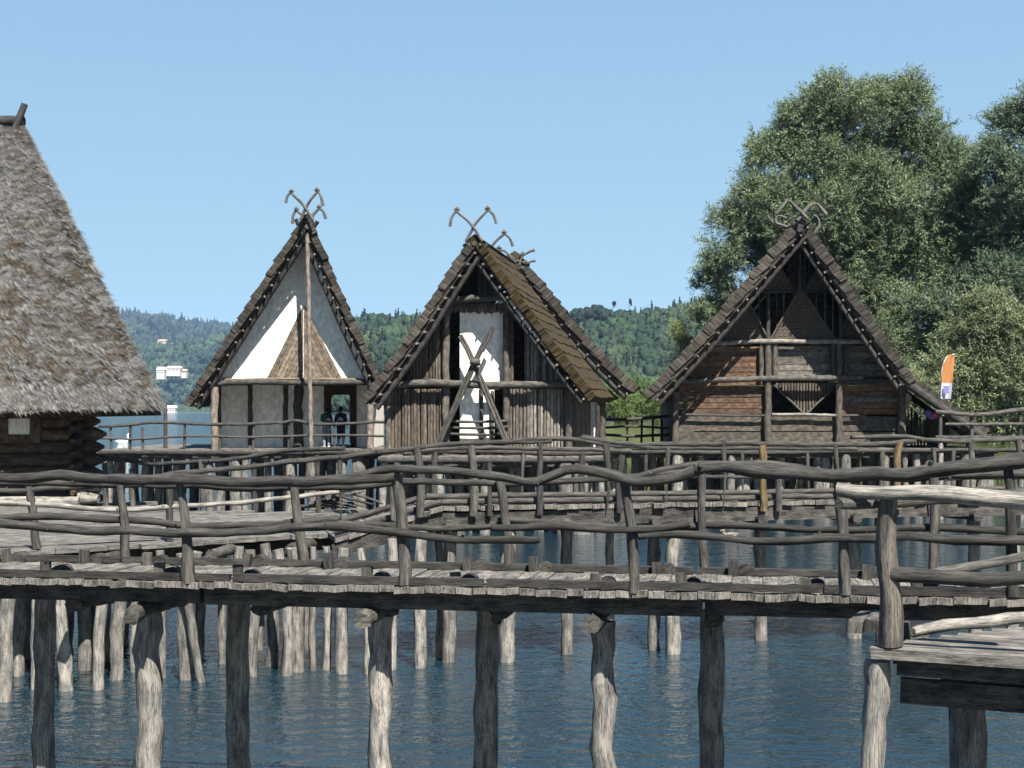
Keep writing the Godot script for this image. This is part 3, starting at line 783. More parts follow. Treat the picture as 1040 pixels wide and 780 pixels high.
func hut_with_braces():
	var d := 47.5
	var dk := 462.0
	var h := thing("pile_dwelling", "hut walled with upright sticks and crossed poles before its white doorway, mossy roof", "hut", Vector3((485 - 520) / F * d, 2.5, -51))
	var ax := Vector3(.155, 0, -1).normalized()
	thatch_roof(h, [482, 238], [[448, 290], [412, 347], [369, 406]], [[519, 289], [558, 343], [603, 401]], 46.2, 46.55, ax, 7.3, .38, 15, M.reed, M.reed_moss)
	log_part("ridge_pole", h, [P(482, 247, 46.15), P(482, 247, 46.15) + ax * 7.3], .09, M.rail[1], 8, .1, 1.0)
	# stick walls
	var y_of := func(x): return 262 + (482 - x) * 1.62 if x < 482 else 262 + (x - 482) * 1.30
	var stick_row := func(x0, x1, up, m):
		var x: float = x0
		while x < x1:
			var w := rf(1.3, 2.1)
			var top: float = 395.0
			var bot := dk
			if up:
				bot = 389.0
				top = maxf(y_of.call(x), 306.0)
				if top > 384: x += w * 1.9; continue
			log_part("wall_stick", h, [P(x + rf(-.5, .5), top, 47.6 + rf(-.03, .03)), P(x, bot, 47.6)], w / ppm(d), pick(m), 6, .14, 1.2)
			x += w * 1.92
	stick_row.call(396, 450, false, M.stick)
	stick_row.call(400, 452, true, M.stick)
	stick_row.call(515, 576, false, M.stick_pale)
	stick_row.call(534, 578, true, M.stick_pale)
	for px in [513, 517, 520]: log_part("wall_stick", h, [P(px, 312, 47.6), P(px, 389, 47.5)], .06, pick(M.stick), 6, .14, 1.2)
	# posts and bars
	for s in [[394, 395, .12], [453, 306, .13], [578, 396, .12], [514, 306, .12], [577, 396, .1]]: post(h, s[0], s[1], dk, 47.45, s[2], M.post[1] if s[0] < 460 else M.post[0])
	crossbar(h, [[400, 391], [440, 389], [500, 391], [582, 390]], 47.2, .13, M.rail[2])
	crossbar(h, [[440, 305], [480, 303], [520, 301]], 47.1, .13, M.beam[1])
	post(h, 492, 262, 304, 47.2, .10, M.beam[0], "gable_post")
	post(h, 487, 258, 304, 47.25, .08, M.beam[0], "gable_post")
	# the plastered wall inside the porch
	var dw := 47.75
	var pw := panel("wall", h, [[467, 312], [467, 389], [513, 389], [513, 312]], dw, .14, M.plaster, .5)
	panel("wall_panel", pw, [[467, 389.4], [467, 460], [487, 460], [487, 389.4]], dw, .14, M.plaster, .5)
	panel("wall_panel", pw, [[491, 396], [491, 460], [502, 460], [502, 396]], dw, .14, M.plaster, .5)
	panel("wall_panel", pw, [[487.2, 389.4], [487.2, 395.6], [513, 395.6], [513, 389.4]], dw, .14, M.frame_brown, .5)
	post(h, 489, 393, 460, dw - .1, .07, M.rail[2], "door_post")
	post(h, 500, 397, 460, dw - .1, .07, M.rail[2], "door_post")
	# loft boarding behind the porch beam
	for k in 13:
		var x := 457 + k * 4.2
		panel("loft_board", h, [[x, 308], [x, 317 + rf(-2, 3)], [x + 3.9, 317 + rf(-2, 3)], [x + 3.9, 308]], 47.66, .05, pick(M.stick))
	# crossed poles in front, each a pair lashed together
	for s in [[[441, 456], [482, 366], [500, 332]], [[444, 457], [484, 368], [501, 334]], [[519, 456], [482, 367], [468, 340]], [[516, 457], [479, 367], [466, 342]]]:
		log_part("brace_pole", h, [P(s[0][0], s[0][1], 46.75 + (0.0 if s[0][0] < 480 else .16)), P(s[1][0], s[1][1], 46.9 + (0.0 if s[0][0] < 480 else .16)), P(s[2][0], s[2][1], 47.0 + (0.0 if s[0][0] < 480 else .16))], [.068, .05], pick(M.rail), 8, .15, .3)
	log_part("lashing", h, [P(477, 367, 46.75), P(488, 368, 46.75)], .11, M.rail[2], 8, .2, .1)
	for y in [427.5, 434, 440.5]: crossbar(h, [[452, y], [485, y + 1], [516, y]], 47.3, .05, pick(M.rail), "porch_rail")
	# dark side and back walls
	var sw := P(396, 396, 47.8)
	for s in [[398, 396], [583, 396]]:
		var q := P(s[0], s[1], 47.9)
		beam("side_wall", h, Vector3(q.x, (q.y + 2.5) / 2, q.z), Vector3(q.x, (q.y + 2.5) / 2, q.z) + ax * 5.2, .12, q.y - 2.5, M.log_wall[1])
	panel("back_wall", h, [[420, 392], [420, 456], [593, 456], [593, 392]], 52.9, .12, M.log_wall[1])
	panel("back_gable_wall", h, [[425, 391], [476, 318], [520, 318], [590, 391]], 52.9, .12, M.log_wall[1])
	horn(h, [490, 245], [464, 215], [457, 230], 46.1, .045)
	horn(h, [473, 245], [495, 214], [504, 227], 46.15, .045)
	horn(h, [492, 262], [512, 238], [521, 250], 49.5, .048)
	horn(h, [519, 262], [507, 254], [502, 260], 49.6, .045)

func hut_behind():
	var d := 58.0
	var h := thing("pile_dwelling", "hut half hidden behind the mossy roof, long thatched eave over a white wall", "hut", Vector3((525 - 520) / F * d, 2.5, -61))
	var ax := Vector3(.01, 0, -1).normalized()
	thatch_roof(h, [523, 255], [[484, 296], [445, 344], [404, 392]], [[558, 298], [598, 346], [646, 394]], 56.6, 56.8, ax, 6.5, .46, 15, M.reed, M.reed)
	panel("wall", h, [[420, 402], [420, 454], [613, 454], [613, 402]], 58.2, .14, M.plaster, .5)
	panel("gable_wall", h, [[425, 401], [520, 290], [524, 290], [612, 401]], 58.2, .14, M.plaster, .5)
	post(h, 612, 396, 454, 57.9, .13, M.post[0])
	post(h, 607, 396, 454, 57.6, .10, M.dark_rail[0])
	side_wall(h, "side_wall", 612, 400, 58.4, 62.8, M.plaster)
	panel("back_wall", h, [[420, 402], [420, 450], [612, 450], [612, 402]], 62.8, .12, M.plaster)
	horn(h, [527, 273], [531, 260], [543, 254], 56.5, .055)
	horn(h, [519, 268], [534, 268], [544, 265], 56.6, .05)

func hut_with_timber_gable():
	var d := 57.0
	var dk := 454.6
	var h := thing("pile_dwelling", "broad brown timber hut with wicker triangles in its gable and a lean-to beside it", "hut", Vector3((801 - 520) / F * d, 2.5, -61))
	var ax := Vector3(.185, 0, -1).normalized()
	var roof := thatch_roof(h, [814, 220], [[768, 275], [714, 338], [657, 400]], [[848, 270], [884, 325], [926, 386]], 54.9, 55.3, ax, 9.0, .50, 17, M.reed, M.reed)
	log_part("ridge_pole", h, [P(813, 232, 54.8), P(813, 232, 54.8) + ax * 9.0], .13, M.rail[1], 8, .1, 1.0)
	# lean-to roof on the right
	var lt := Geo.new()
	var l0 := P(918, 384, 55.7)
	var l1 := P(1003, 444, 55.2)
	for k in 7:
		var a := l0.lerp(l1, k / 7.0) + UP * .0
		var b := l0.lerp(l1, (k + 1.1) / 7.0) + UP * .14
		var g := Geo.new()
		timber(g, (a + b) / 2 + ax * .2 + UP * .12, (a + b) / 2 + ax * 4.6 + UP * .12, a.distance_to(b) * 1.02, .24, (b - a).cross(ax).normalized() * (1.0 if (b - a).cross(ax).y > 0 else -1.0), .02)
		commit(g, "lean_to_course", pick(M.reed), roof)
	log_part("lean_to_rafter", roof, [l0 + UP * -.12 + ax * -.05, l1 + UP * -.12 + ax * -.05], [.2, .15], M.dark_rail[1], 9, .12, .4)
	log_part("lean_to_rafter", roof, [l0 + UP * -.2 + ax * 4.4, l1 + UP * -.2 + ax * 4.4], [.14, .11], M.dark_rail[1], 9, .12, .4)
	post(h, 985, 436, dk, 56.0, .14, M.dark_rail[0], "lean_to_post")
	# framework
	var df := 56.9
	for s in [[686, 398, .15], [780, 346, .15], [852, 346, .15], [916, 386, .17]]: post(h, s[0], s[1], dk, df, s[2], M.post[0])
	post(h, 773, 349, 384, df, .1, M.rail[2]); post(h, 787, 349, 384, df, .12, M.rail[2])
	post(h, 846, 349, 384, df, .12, M.rail[1]); post(h, 859, 349, 384, df, .12, M.rail[1])
	crossbar(h, [[712, 350], [760, 347], [815, 347], [880, 347], [898, 349]], df - .1, .10, M.pale[1])
	crossbar(h, [[690, 387], [760, 385], [840, 384], [876, 383]], df - .12, .12, M.rail[2])
	crossbar(h, [[840, 387], [922, 386]], df - .05, .12, M.dark_rail[0])
	crossbar(h, [[784, 421], [815, 421], [850, 422]], df - .02, .06, M.pale[0])
	crossbar(h, [[690, 421], [735, 422], [777, 422]], df - .02, .05, M.rail[1])
	crossbar(h, [[855, 422], [880, 422]], df - .02, .05, M.rail[1])
	# boarding
	var db := 57.1
	boards("wall_board", h, 714, 774, 352, 696, 774, 383, 6, db, M.board_brown)
	boards("wall_board", h, 784, 847, 351, 784, 847, 383, 5, db, M.board_grey)
	boards("wall_board", h, 857, 896, 351, 857, 914, 383, 5, db, M.board_grey)
	boards("wall_board", h, 689, 777, 386, 689, 777, 421, 6, db, M.board_brown)
	boards("wall_board", h, 689, 777, 423, 689, 777, dk, 2, db, M.board_low)
	boards("wall_board", h, 783, 849, 423, 783, 849, dk, 2, db, M.board_low)
	boards("wall_board", h, 855, 914, 386, 855, 914, 421, 6, db, M.board_brown.slice(0, 3) + M.board_grey)
	boards("wall_board", h, 855, 914, 423, 855, 914, dk, 2, db, M.board_low)
	# hanging triangle of sticks in the opening
	for k in 19:
		var x := 789 + k * 3.05
		var y := 421 - absf(x - 817.5) * 1.08
		log_part("hanging_stick", h, [P(x, 389, 57.3), P(x, maxf(y, 391.5), 57.3)], .05, pick(M.stick), 5, .1, 1.0)
	crossbar(h, [[786, 391], [818, 422]], 57.2, .045, M.rail[2], "stick_edge"); crossbar(h, [[849, 391], [818, 422]], 57.2, .045, M.rail[2], "stick_edge")
	# wicker panels of the gable
	for s in [[[[783, 346], [848, 346], [813, 293]], 56.95], [[[716, 346], [779, 346], [757, 301], [744, 314]], 57.0], [[[853, 346], [898, 346], [868, 298]], 57.0], [[[762, 297], [808, 297], [794, 272], [782, 274]], 57.0], [[[818, 297], [862, 297], [836, 262]], 57.0]]:
		panel("wicker_panel", h, s[0], s[1], .07, M.wicker)
	crossbar(h, [[758, 297], [809, 296]], 56.9, .05, M.rail[1], "gable_bar"); crossbar(h, [[815, 296], [866, 297]], 56.9, .05, M.dark_rail[0], "gable_bar")
	crossbar(h, [[757, 300], [780, 344]], 56.9, .045, M.rail[2], "gable_bar"); crossbar(h, [[848, 344], [814, 293]], 56.9, .045, M.rail[2], "gable_bar")
	crossbar(h, [[783, 344], [812, 293]], 56.88, .045, M.rail[2], "gable_bar"); crossbar(h, [[818, 294], [838, 260]], 56.9, .04, M.rail[2], "gable_bar"); crossbar(h, [[868, 300], [852, 345]], 56.9, .04, M.rail[2], "gable_bar")
	post(h, 780, 298, 346, 56.9, .09, M.rail[1], "gable_post"); post(h, 812, 240, 297, 56.85, .1, M.rail[1], "gable_post"); post(h, 854, 298, 346, 56.9, .09, M.rail[1], "gable_post")
	for x in [771, 789, 796, 829, 838, 846]:
		log_part("window_bar", h, [P(x, 298, 57.15), P(x + rf(-.5, .5), 346, 57.15)], .035, pick(M.stick), 5, .1, 2.0)
	for x in [802, 807, 817, 822]:
		log_part("window_bar", h, [P(x, 246 + absf(x - 812) * 1.3, 57.15), P(x, 296, 57.15)], .035, pick(M.stick), 5, .1, 2.0)
	# dark room behind
	panel("back_wall", h, [[705, 392], [705, 450], [905, 450], [905, 392]], 63.5, .12, M.log_wall[1])
	panel("back_gable_wall", h, [[705, 391], [812, 258], [900, 391]], 63.5, .12, M.log_wall[1])
	side_wall(h, "side_wall", 688, 398, 57.3, 63.4, M.log_wall[1])
	side_wall(h, "side_wall", 916, 390, 57.3, 63.4, M.log_wall[1])
	# carved horns
	var carve := func(pts, dd, r):
		var q := []
		for p in pts: q.append(P(p[0], p[1], dd))
		var rr := []
		for k in pts.size(): rr.append(r * (1.0 + .35 * sin(k * 2.2)))
		log_part("gable_horn", h, q, rr, pick(M.horn), 8, .18, .12)
	carve.call([[820, 222], [808, 210], [801, 203], [794, 210], [788, 217]], 54.7, .062)
	carve.call([[810, 224], [821, 211], [829, 206], [834, 212], [839, 218]], 54.75, .062)
	carve.call([[803, 230], [793, 231], [785, 226], [779, 219]], 58.0, .065)
	carve.call([[800, 231], [788, 226], [790, 219], [799, 222]], 57.0, .055)
	carve.call([[824, 240], [832, 230], [830, 221], [826, 219]], 58.0, .055)
	# under the lean-to
	var q := P(921, 409, 59.0)
	var hide := thing("pale_hide", "pale stretched hide hanging beside the timber hut under the lean-to", "hide", Vector3(q.x, 2.5, q.z))
	panel("skin", hide, [[915, 400], [914, 416], [918, 417], [923, 414], [926, 403], [922, 399]], 59.0, .03, M.plaster)
	post(hide, 918, 398, dk - 1, 59.05, .04, M.stick[0], "pole")
	var bk := thing("woven_basket", "big round brown basket standing under the lean-to", "basket", P(952, dk - 2, 58.0))
	log_part("basket_body", bk, [P(952, dk - 2, 58.0), P(952, 444, 58.0), P(952, 430, 58.0), P(952, 424, 58.0)], [.35, .5, .5, .36], M.frame_brown, 14, .05, .1)
	log_part("rim", bk, [P(943, 424, 57.7), P(952, 424.5, 57.6), P(961, 424, 57.7)], .05, M.lath[3], 6, .1, .2)
	var cl := thing("coloured_cloth", "small violet and pink cloth bundle lying on the round basket", "cloth", P(946, 424, 57.8))
	log_part("violet_fold", cl, [P(940, 418, 57.7), P(946, 423, 57.7), P(951, 424, 57.8)], [.12, .17, .1], mat(lin(.22, .14, .5), .9), 9, .2, .1)
	log_part("pink_fold", cl, [P(946, 423, 57.5), P(950, 421, 57.5), P(953, 423, 57.5)], [.07, .09, .06], mat(lin(.6, .12, .3), .9), 9, .2, .1)
	for k in 9:
		var x := 926 + k * 3.2
		var sk := thing("leaning_stake", "thin stake leaning beside the timber hut under the lean-to", "stake", P(x, dk - 1, 59.5), "stakes under the lean-to")
		log_part("shaft", sk, [P(x + rf(-2, 2), 415 + k * 3.0, 59.8), P(x, dk - 1, 59.4)], .05, pick(M.stick), 6, .12, .6)

func log_house():
	var d := 30.0
	var h := thing("log_house", "big log house with a deep shaggy thatched roof and pointed log ends", "house", Vector3(-13, 2.0, -33))
	# wall of stacked round logs with pointed ends
	var x1 := (84 - 520) / F * d
	var x0 := -21.0
	var y := 2.14
	var r := .15
	for k in 10:
		var tip := x1 + .42 + rf(-.06, .1)
		var yy := y + k * .272
		if k in [5, 6]:
			# a window interrupts these two logs
			var wl := P(6, 430, d).x
			var wr := P(41, 430, d).x
			log_part("wall_log", h, [Vector3(x0, yy, -d), Vector3(wl, yy, -d)], r, pick(M.log_wall), 12, .05, .8)
			log_part("wall_log", h, [Vector3(wr, yy, -d), Vector3(x1, yy, -d), Vector3(tip - .25, yy, -d), Vector3(tip, yy, -d)], [r, r, r * 1.05, .03], pick(M.log_wall), 12, .05, .25)
		else:
			log_part("wall_log", h, [Vector3(x0, yy, -d), Vector3(x1, yy, -d), Vector3(tip - .25, yy, -d), Vector3(tip, yy, -d)], [r, r, r * 1.05, .03], pick(M.log_wall), 12, .05, .4)
		# the side wall's logs, notched half a log higher, with their ends at the corner
		log_part("wall_log", h, [Vector3(x1 - .05, yy + .135, -d + .5), Vector3(x1 - .05, yy + .135, -d + .28), Vector3(x1 - 2.4, yy + .135, -d - 6)], [.05, r, r], pick(M.log_wall), 12, .05, .5)
	log_part("sill_log", h, [Vector3(x0, 2.08, -d + .55), Vector3(x1 + .1, 2.08, -d + .5)], .12, M.pale[0], 9, .1, .6)
	for k in 3:
		var q := Vector3(x1 + .35, 2.15 + k * .22, -d + .35 - k * .1)
		log_part("corner_stub", h, [q + Vector3(-.3, 0, 0), q + Vector3(.12, 0, .05)], [.14, .1], M.pale[k], 9, .15, .2)
	var wn := panel("window", h, [[8, 419], [8, 441], [30, 441], [30, 419]], d - .17, .1, M.plaster, .7)
	for s in [[0, 8], [30.3, 41]]: panel("window_frame", wn, [[s[0], 416], [s[0], 450], [s[1], 450], [s[1], 416]], d - .2, .34, M.log_wall[1])
	panel("window_sill", wn, [[8.2, 441.3], [8.2, 450], [30.1, 450], [30.1, 441.3]], d - .19, .3, M.log_wall[0])
	# roof: front slope and end slope
	var ea := P(-260, 416, 28.4)
	var eb := P(160, 407, 28.6)
	var ra := P(-190, 128, 33.4)
	var rb := P(20, 128, 33.4)
	var ec := eb + Vector3(-4.6, 0, -8.5)
	var rc := rb
	var roof_geo := Geo.new()
	var bulge := func(p00: Vector3, p10: Vector3, p11: Vector3, p01: Vector3, u: float, v: float, nn: Vector3) -> Vector3:
		return p00.lerp(p10, u).lerp(p01.lerp(p11, u), v) + nn * (.38 * sin(v * PI) + .09 * nz.get_noise_2d(u * 900, v * 500))
	var faces := [[ea, eb, rb, ra], [eb, ec, rb, rb]]
	var tufts := []
	for fc in faces:
		var nn: Vector3 = (fc[1] - fc[0]).cross(fc[3] - fc[0]).normalized()
		var n0: Vector3 = (eb - ea).cross(ra - ea).normalized()
		var nu := 30 if fc == faces[0] else 14
		for iu in nu:
			for iv in 16:
				var q := []
				for c in [[0, 0], [1, 0], [1, 1], [0, 1]]:
					q.append(bulge.call(fc[0], fc[1], fc[2], fc[3], (iu + c[0]) / float(nu), (iv + c[1]) / 16.0, n0.lerp(nn, smoothstep(0.0, .4, (iu + c[0]) / float(nu))) if fc == faces[1] else nn))
				roof_geo.quad(q[0], q[1], q[2], q[3], Vector2(q[0].x, q[0].y) * .5, Vector2(q[1].x, q[1].y) * .5, Vector2(q[2].x, q[2].y) * .5, Vector2(q[3].x, q[3].y) * .5)
		# underside and butt edge of the thatch
		var inn: Vector3 = -nn * .42 + Vector3(0, -.05, 0)
		roof_geo.quad(fc[0] + inn, fc[1] + inn, fc[1], fc[0])
		roof_geo.quad(fc[1] + inn, fc[0] + inn, fc[3] + inn, fc[2] + inn)
		# tufts of reed all over, the courses running down
		var dn0: Vector3 = ((fc[0] - fc[3]) as Vector3).normalized()
		var cnt := 30000 if fc == faces[0] else 2600
		for k in cnt:
			var u := rng.randf()
			if fc == faces[0]: u = 1.0 - (1.0 - .42) * rng.randf()
			var v := rng.randf() if k % 9 > 0 else rf(-.012, .05)
			var p: Vector3 = bulge.call(fc[0], fc[1], fc[2], fc[3], u, v, n0.lerp(nn, smoothstep(0.0, .4, u)) if fc == faces[1] else nn)
			var slope: Vector3 = (fc[0].lerp(fc[1], u) - fc[3].lerp(fc[2], u)).normalized()
			var acr: Vector3 = nn.cross(slope).normalized()
			if acr.x < 0: acr = -acr
			var dir: Vector3 = (slope + acr * (rf(.15, .75) if fc == faces[0] else rf(-.3, .4)) + nn * rf(.04, .22)).normalized()
			var sd := dir.cross(nn).normalized()
			var sc := rf(.7, 1.35)
			var mossy := .7 * nz.get_noise_2d(p.x * 140 + 400, p.y * 190) + 1.0 * nz.get_noise_2d(p.x * 620, p.y * 760 + 90) + (.10 if p.y > 4.6 and p.y < 8.4 else -.22)
			var col := Color(.175, .171, .165) * rf(.35, 1.75)
			if mossy > .46: col = Color(.095, .074, .052) * rf(.6, 1.5)
			elif mossy > .28: col = Color(.125, .112, .093) * rf(.6, 1.4)
			tufts.append([Transform3D(Basis(sd * sc, dir * sc * rf(.8, 1.5), sd.cross(dir).normalized() * sc), p), col])
	var roof := commit(roof_geo, "thatch_roof", M.reed[1], h)
	var tg := Geo.new()
	for k in 4:
		var x := (k - 1.5) * .022
		var w := .014
		var a := Vector3(x * .8, -.05, 0)
		var tip := Vector3(x * 1.8, .17 + .04 * (k % 2), .02 + .015 * k)
		tg.tri(a + Vector3(-w, 0, 0), a + Vector3(w, 0, 0), tip)
		tg.tri(a + Vector3(0, 0, -w), a + Vector3(0, 0, w), tip)
	scatter("thatch_tufts", roof, tg, tufts, M.tint)
	log_part("ridge_log", roof, [Vector3(ra.x, ra.y + .1, ra.z), Vector3(rb.x + .1, rb.y + .12, rb.z)], .13, M.dark_rail[0], 9, .12, .5)
	log_part("ridge_end", roof, [Vector3(rb.x - .1, rb.y - .2, rb.z + .15), Vector3(rb.x + .16, rb.y + .5, rb.z + .12)], .08, M.dark_rail[1], 8, .12, .3)

# copies of one small mesh as one object
func scatter(called: String, parent: Node, g: Geo, list: Array, m: Material, kind := "stuff") -> MultiMeshInstance3D:
	var arr := []
	arr.resize(Mesh.ARRAY_MAX)
	arr[Mesh.ARRAY_VERTEX] = g.v; arr[Mesh.ARRAY_NORMAL] = g.n; arr[Mesh.ARRAY_TEX_UV] = g.uv; arr[Mesh.ARRAY_INDEX] = g.i
	var me := ArrayMesh.new()
	me.add_surface_from_arrays(Mesh.PRIMITIVE_TRIANGLES, arr)
	me.surface_set_material(0, m)
	var mm := MultiMesh.new()
	mm.transform_format = MultiMesh.TRANSFORM_3D
	mm.use_colors = true
	mm.mesh = me
	mm.instance_count = list.size()
	var o := origin_of(parent)
	for k in list.size():
		var t: Transform3D = list[k][0]
		t.origin -= o
		mm.set_instance_transform(k, t)
		var c: Color = list[k][1]
		c.a = 1.0
		mm.set_instance_color(k, c)
	var mi := MultiMeshInstance3D.new()
	mi.multimesh = mm
	add(mi, called, parent)
	org[mi] = o
	if kind != "": mi.set_meta("kind", kind)
	return mi

# ---------------------------------------------------------------- lake, land, hills
func water():
	var g := Geo.new()
	g.quad(Vector3(-4200, 0, 60), Vector3(4200, 0, 60), Vector3(4200, 0, -4600), Vector3(-4200, 0, -4600))
	var m := StandardMaterial3D.new()
	m.albedo_color = lin(.005, .017, .026)
	m.roughness = .06
	m.metallic_specular = 1.0
	var n := FastNoiseLite.new()
	n.seed = 11; n.noise_type = FastNoiseLite.TYPE_SIMPLEX_SMOOTH; n.frequency = .009; n.fractal_octaves = 5; n.fractal_gain = .58; n.fractal_lacunarity = 2.1
	var nt := NoiseTexture2D.new()
	nt.width = 1024; nt.height = 1024; nt.seamless = true; nt.noise = n; nt.as_normal_map = true; nt.bump_strength = 9.0
	m.normal_enabled = true; m.normal_texture = nt; m.normal_scale = 1.0
	m.uv1_triplanar = true; m.uv1_world_triplanar = true
	m.uv1_scale = Vector3(.11, .2, .2)
	structure(commit(g, "water", m, self, false))

func land_h(x: float, z: float) -> float:
	# metres over the water: the near shore right of a line running away to the left, then meadow
	var edge := lerpf(4.0, -46.0, clampf((-z - 78.0) / 620.0, 0, 1))
	var inland := minf(x - edge, -z - 78.0)
	return clampf(inland * .05, -1.0, 1.3) + clampf(inland * .004, 0, 1.2) + .12 * nz.get_noise_2d(x * 12, z * 12)
func shore():
	var g := Geo.new()
	var xs := []
	for k in 41: xs.append(-70.0 + 520.0 * pow(k / 40.0, 1.4))
	var zs := []
	for k in 31: zs.append(-70.0 - 640.0 * pow(k / 30.0, 1.6))
	for a in 40:
		for b in 30:
			var q := []
			for c in [[0, 0], [1, 0], [1, 1], [0, 1]]:
				var x: float = xs[a + c[0]]
				var z: float = zs[b + c[1]]
				q.append(Vector3(x, land_h(x, z), z))
			g.quad(q[0], q[1], q[2], q[3], Vector2(q[0].x, q[0].z) * .1, Vector2(q[1].x, q[1].z) * .1, Vector2(q[2].x, q[2].z) * .1, Vector2(q[3].x, q[3].z) * .1)
	structure(commit(g, "shore", mat(lin(.045, .056, .028), .95, T.patch), self))

# a ridge given as pixel outline at distance d1, sloping down to the shore at d0
func hill(called: String, ridge: Array, d0: float, d1: float, tree: float, base_h: float, mat_: Material) -> Callable:
	var top := func(px: float) -> float:
		for k in ridge.size() - 1:
			if px <= ridge[k + 1][0]:
				var t := clampf((px - ridge[k][0]) / (ridge[k + 1][0] - ridge[k][0]), 0, 1)
				return lerpf(ridge[k][1], ridge[k + 1][1], t * t * (3 - 2 * t))
		return ridge[-1][1]
	var hh := func(px: float, d: float) -> float:
		var crest: float = P(px, top.call(px), d1).y - tree
		var t := clampf((d - d0) / (d1 - d0), 0, 1.25)
		var s := 1.0 - pow(1.0 - minf(t, 1.0), 1.7)
		if t > 1.0: s = 1.0 - (t - 1.0) * .6
		return lerpf(base_h, crest, s) + (crest - base_h) * .10 * nz.get_noise_2d(px * .9, d * .05) * sin(minf(t, 1) * PI)
	var g := Geo.new()
	var n := 48
	var m := 16
	var p0: float = ridge[0][0]
	var p1: float = ridge[-1][0]
	var pt := func(a, b) -> Vector3:
		var px := lerpf(p0, p1, a / float(n))
		var d := lerpf(d0, d1 + (d1 - d0) * .25, b / float(m))
		return Vector3((px - 520) / F * d, hh.call(px, d), -d)
	for a in n:
		for b in m:
			var q0: Vector3 = pt.call(a, b)
			var q1: Vector3 = pt.call(a + 1, b)
			var q2: Vector3 = pt.call(a + 1, b + 1)
			var q3: Vector3 = pt.call(a, b + 1)
			g.quad(q0, q1, q2, q3, Vector2(q0.x, q0.z) * .01, Vector2(q1.x, q1.z) * .01, Vector2(q2.x, q2.z) * .01, Vector2(q3.x, q3.z) * .01)
	structure(commit(g, called, mat_, self))
	return hh

# a small lumpy crown: several noisy balls joined
func crown_mesh(seed_: int, lobes: int, conifer := false) -> Geo:
	var r := RandomNumberGenerator.new()
	r.seed = seed_
	var g := Geo.new()
	var balls := []
	for k in lobes:
		if conifer:
			var t := (k + .5) / lobes
			balls.append([Vector3(r.randf_range(-.05, .05), t * 1.9, r.randf_range(-.05, .05)), .42 * (1.05 - t) + .05])
		else:
			var a := r.randf() * TAU
			var rr := sqrt(r.randf()) * .62
			var yy := r.randf_range(.35, 1.25)
			balls.append([Vector3(cos(a) * rr, yy, sin(a) * rr), r.randf_range(.26, .42)])
	if not conifer: balls.append([Vector3(0, .75, 0), .55])
	for b in balls:
		var c: Vector3 = b[0]
		var base := g.v.size()
		var nu := 9
		var nv := 6
		for j in nv + 1:
			for k in nu + 1:
				var th := PI * j / nv
				var ph := TAU * (k % nu) / nu
				var dir := Vector3(sin(th) * cos(ph), cos(th), sin(th) * sin(ph))
				var w := 1.0 + .55 * nz.get_noise_3dv(dir * 140 + c * 900)
				g.v.append(c + dir * float(b[1]) * w * Vector3(1, .85, 1))
				g.n.append((dir + Vector3(nz.get_noise_3dv(dir * 400 + c * 50), nz.get_noise_3dv(dir * 420 + c * 80), nz.get_noise_3dv(dir * 380)) * .9).normalized())
				g.uv.append(Vector2(k, j))
		for j in nv:
			for k in nu:
				var i0 := base + j * (nu + 1) + k
				var i1 := i0 + nu + 1
				g.i.append_array([i0, i1, i0 + 1, i0 + 1, i1, i1 + 1])
	return g
func forest(called: String, label: String, hh: Callable, px0: float, px1: float, d0: float, d1: float, n: int, size: float, cols: Array, conif: float):
	var lists := [[], [], []]
	for k in n:
		var px := rf(px0, px1)
		var d := lerpf(d0, d1, rng.randf())
		var p := Vector3((px - 520) / F * d, hh.call(px, d) - size * .12, -d)
		var cn := rng.randf() < conif
		var s := size * rf(.6, 1.1)
		var patch := nz.get_noise_2d(px * 1.2, d * .22)
		var col: Color = cols[clampi(int((patch + .5) * cols.size()), 0, cols.size() - 1)] * rf(.75, 1.25)
		if cn: col = Color(.012, .021, .015) * rf(.7, 1.3)
		var bs := Basis(Vector3.UP, rng.randf() * TAU).scaled(Vector3(s * (.5 if not cn else .38), s * .62 * rf(.85, 1.2), s * (.5 if not cn else .38)))
		lists[2 if cn else k % 2].append([Transform3D(bs, p), col])
	var o := Node3D.new()
	add(o, called)
	o.set_meta("kind", "stuff"); o.set_meta("label", label); o.set_meta("category", "forest")
	for k in 3:
		if lists[k].size(): scatter(["round_crowns", "broad_crowns", "conifers"][k], o, crown_mesh(40 + k, 11 if k < 2 else 9, k == 2), lists[k], M.forest)

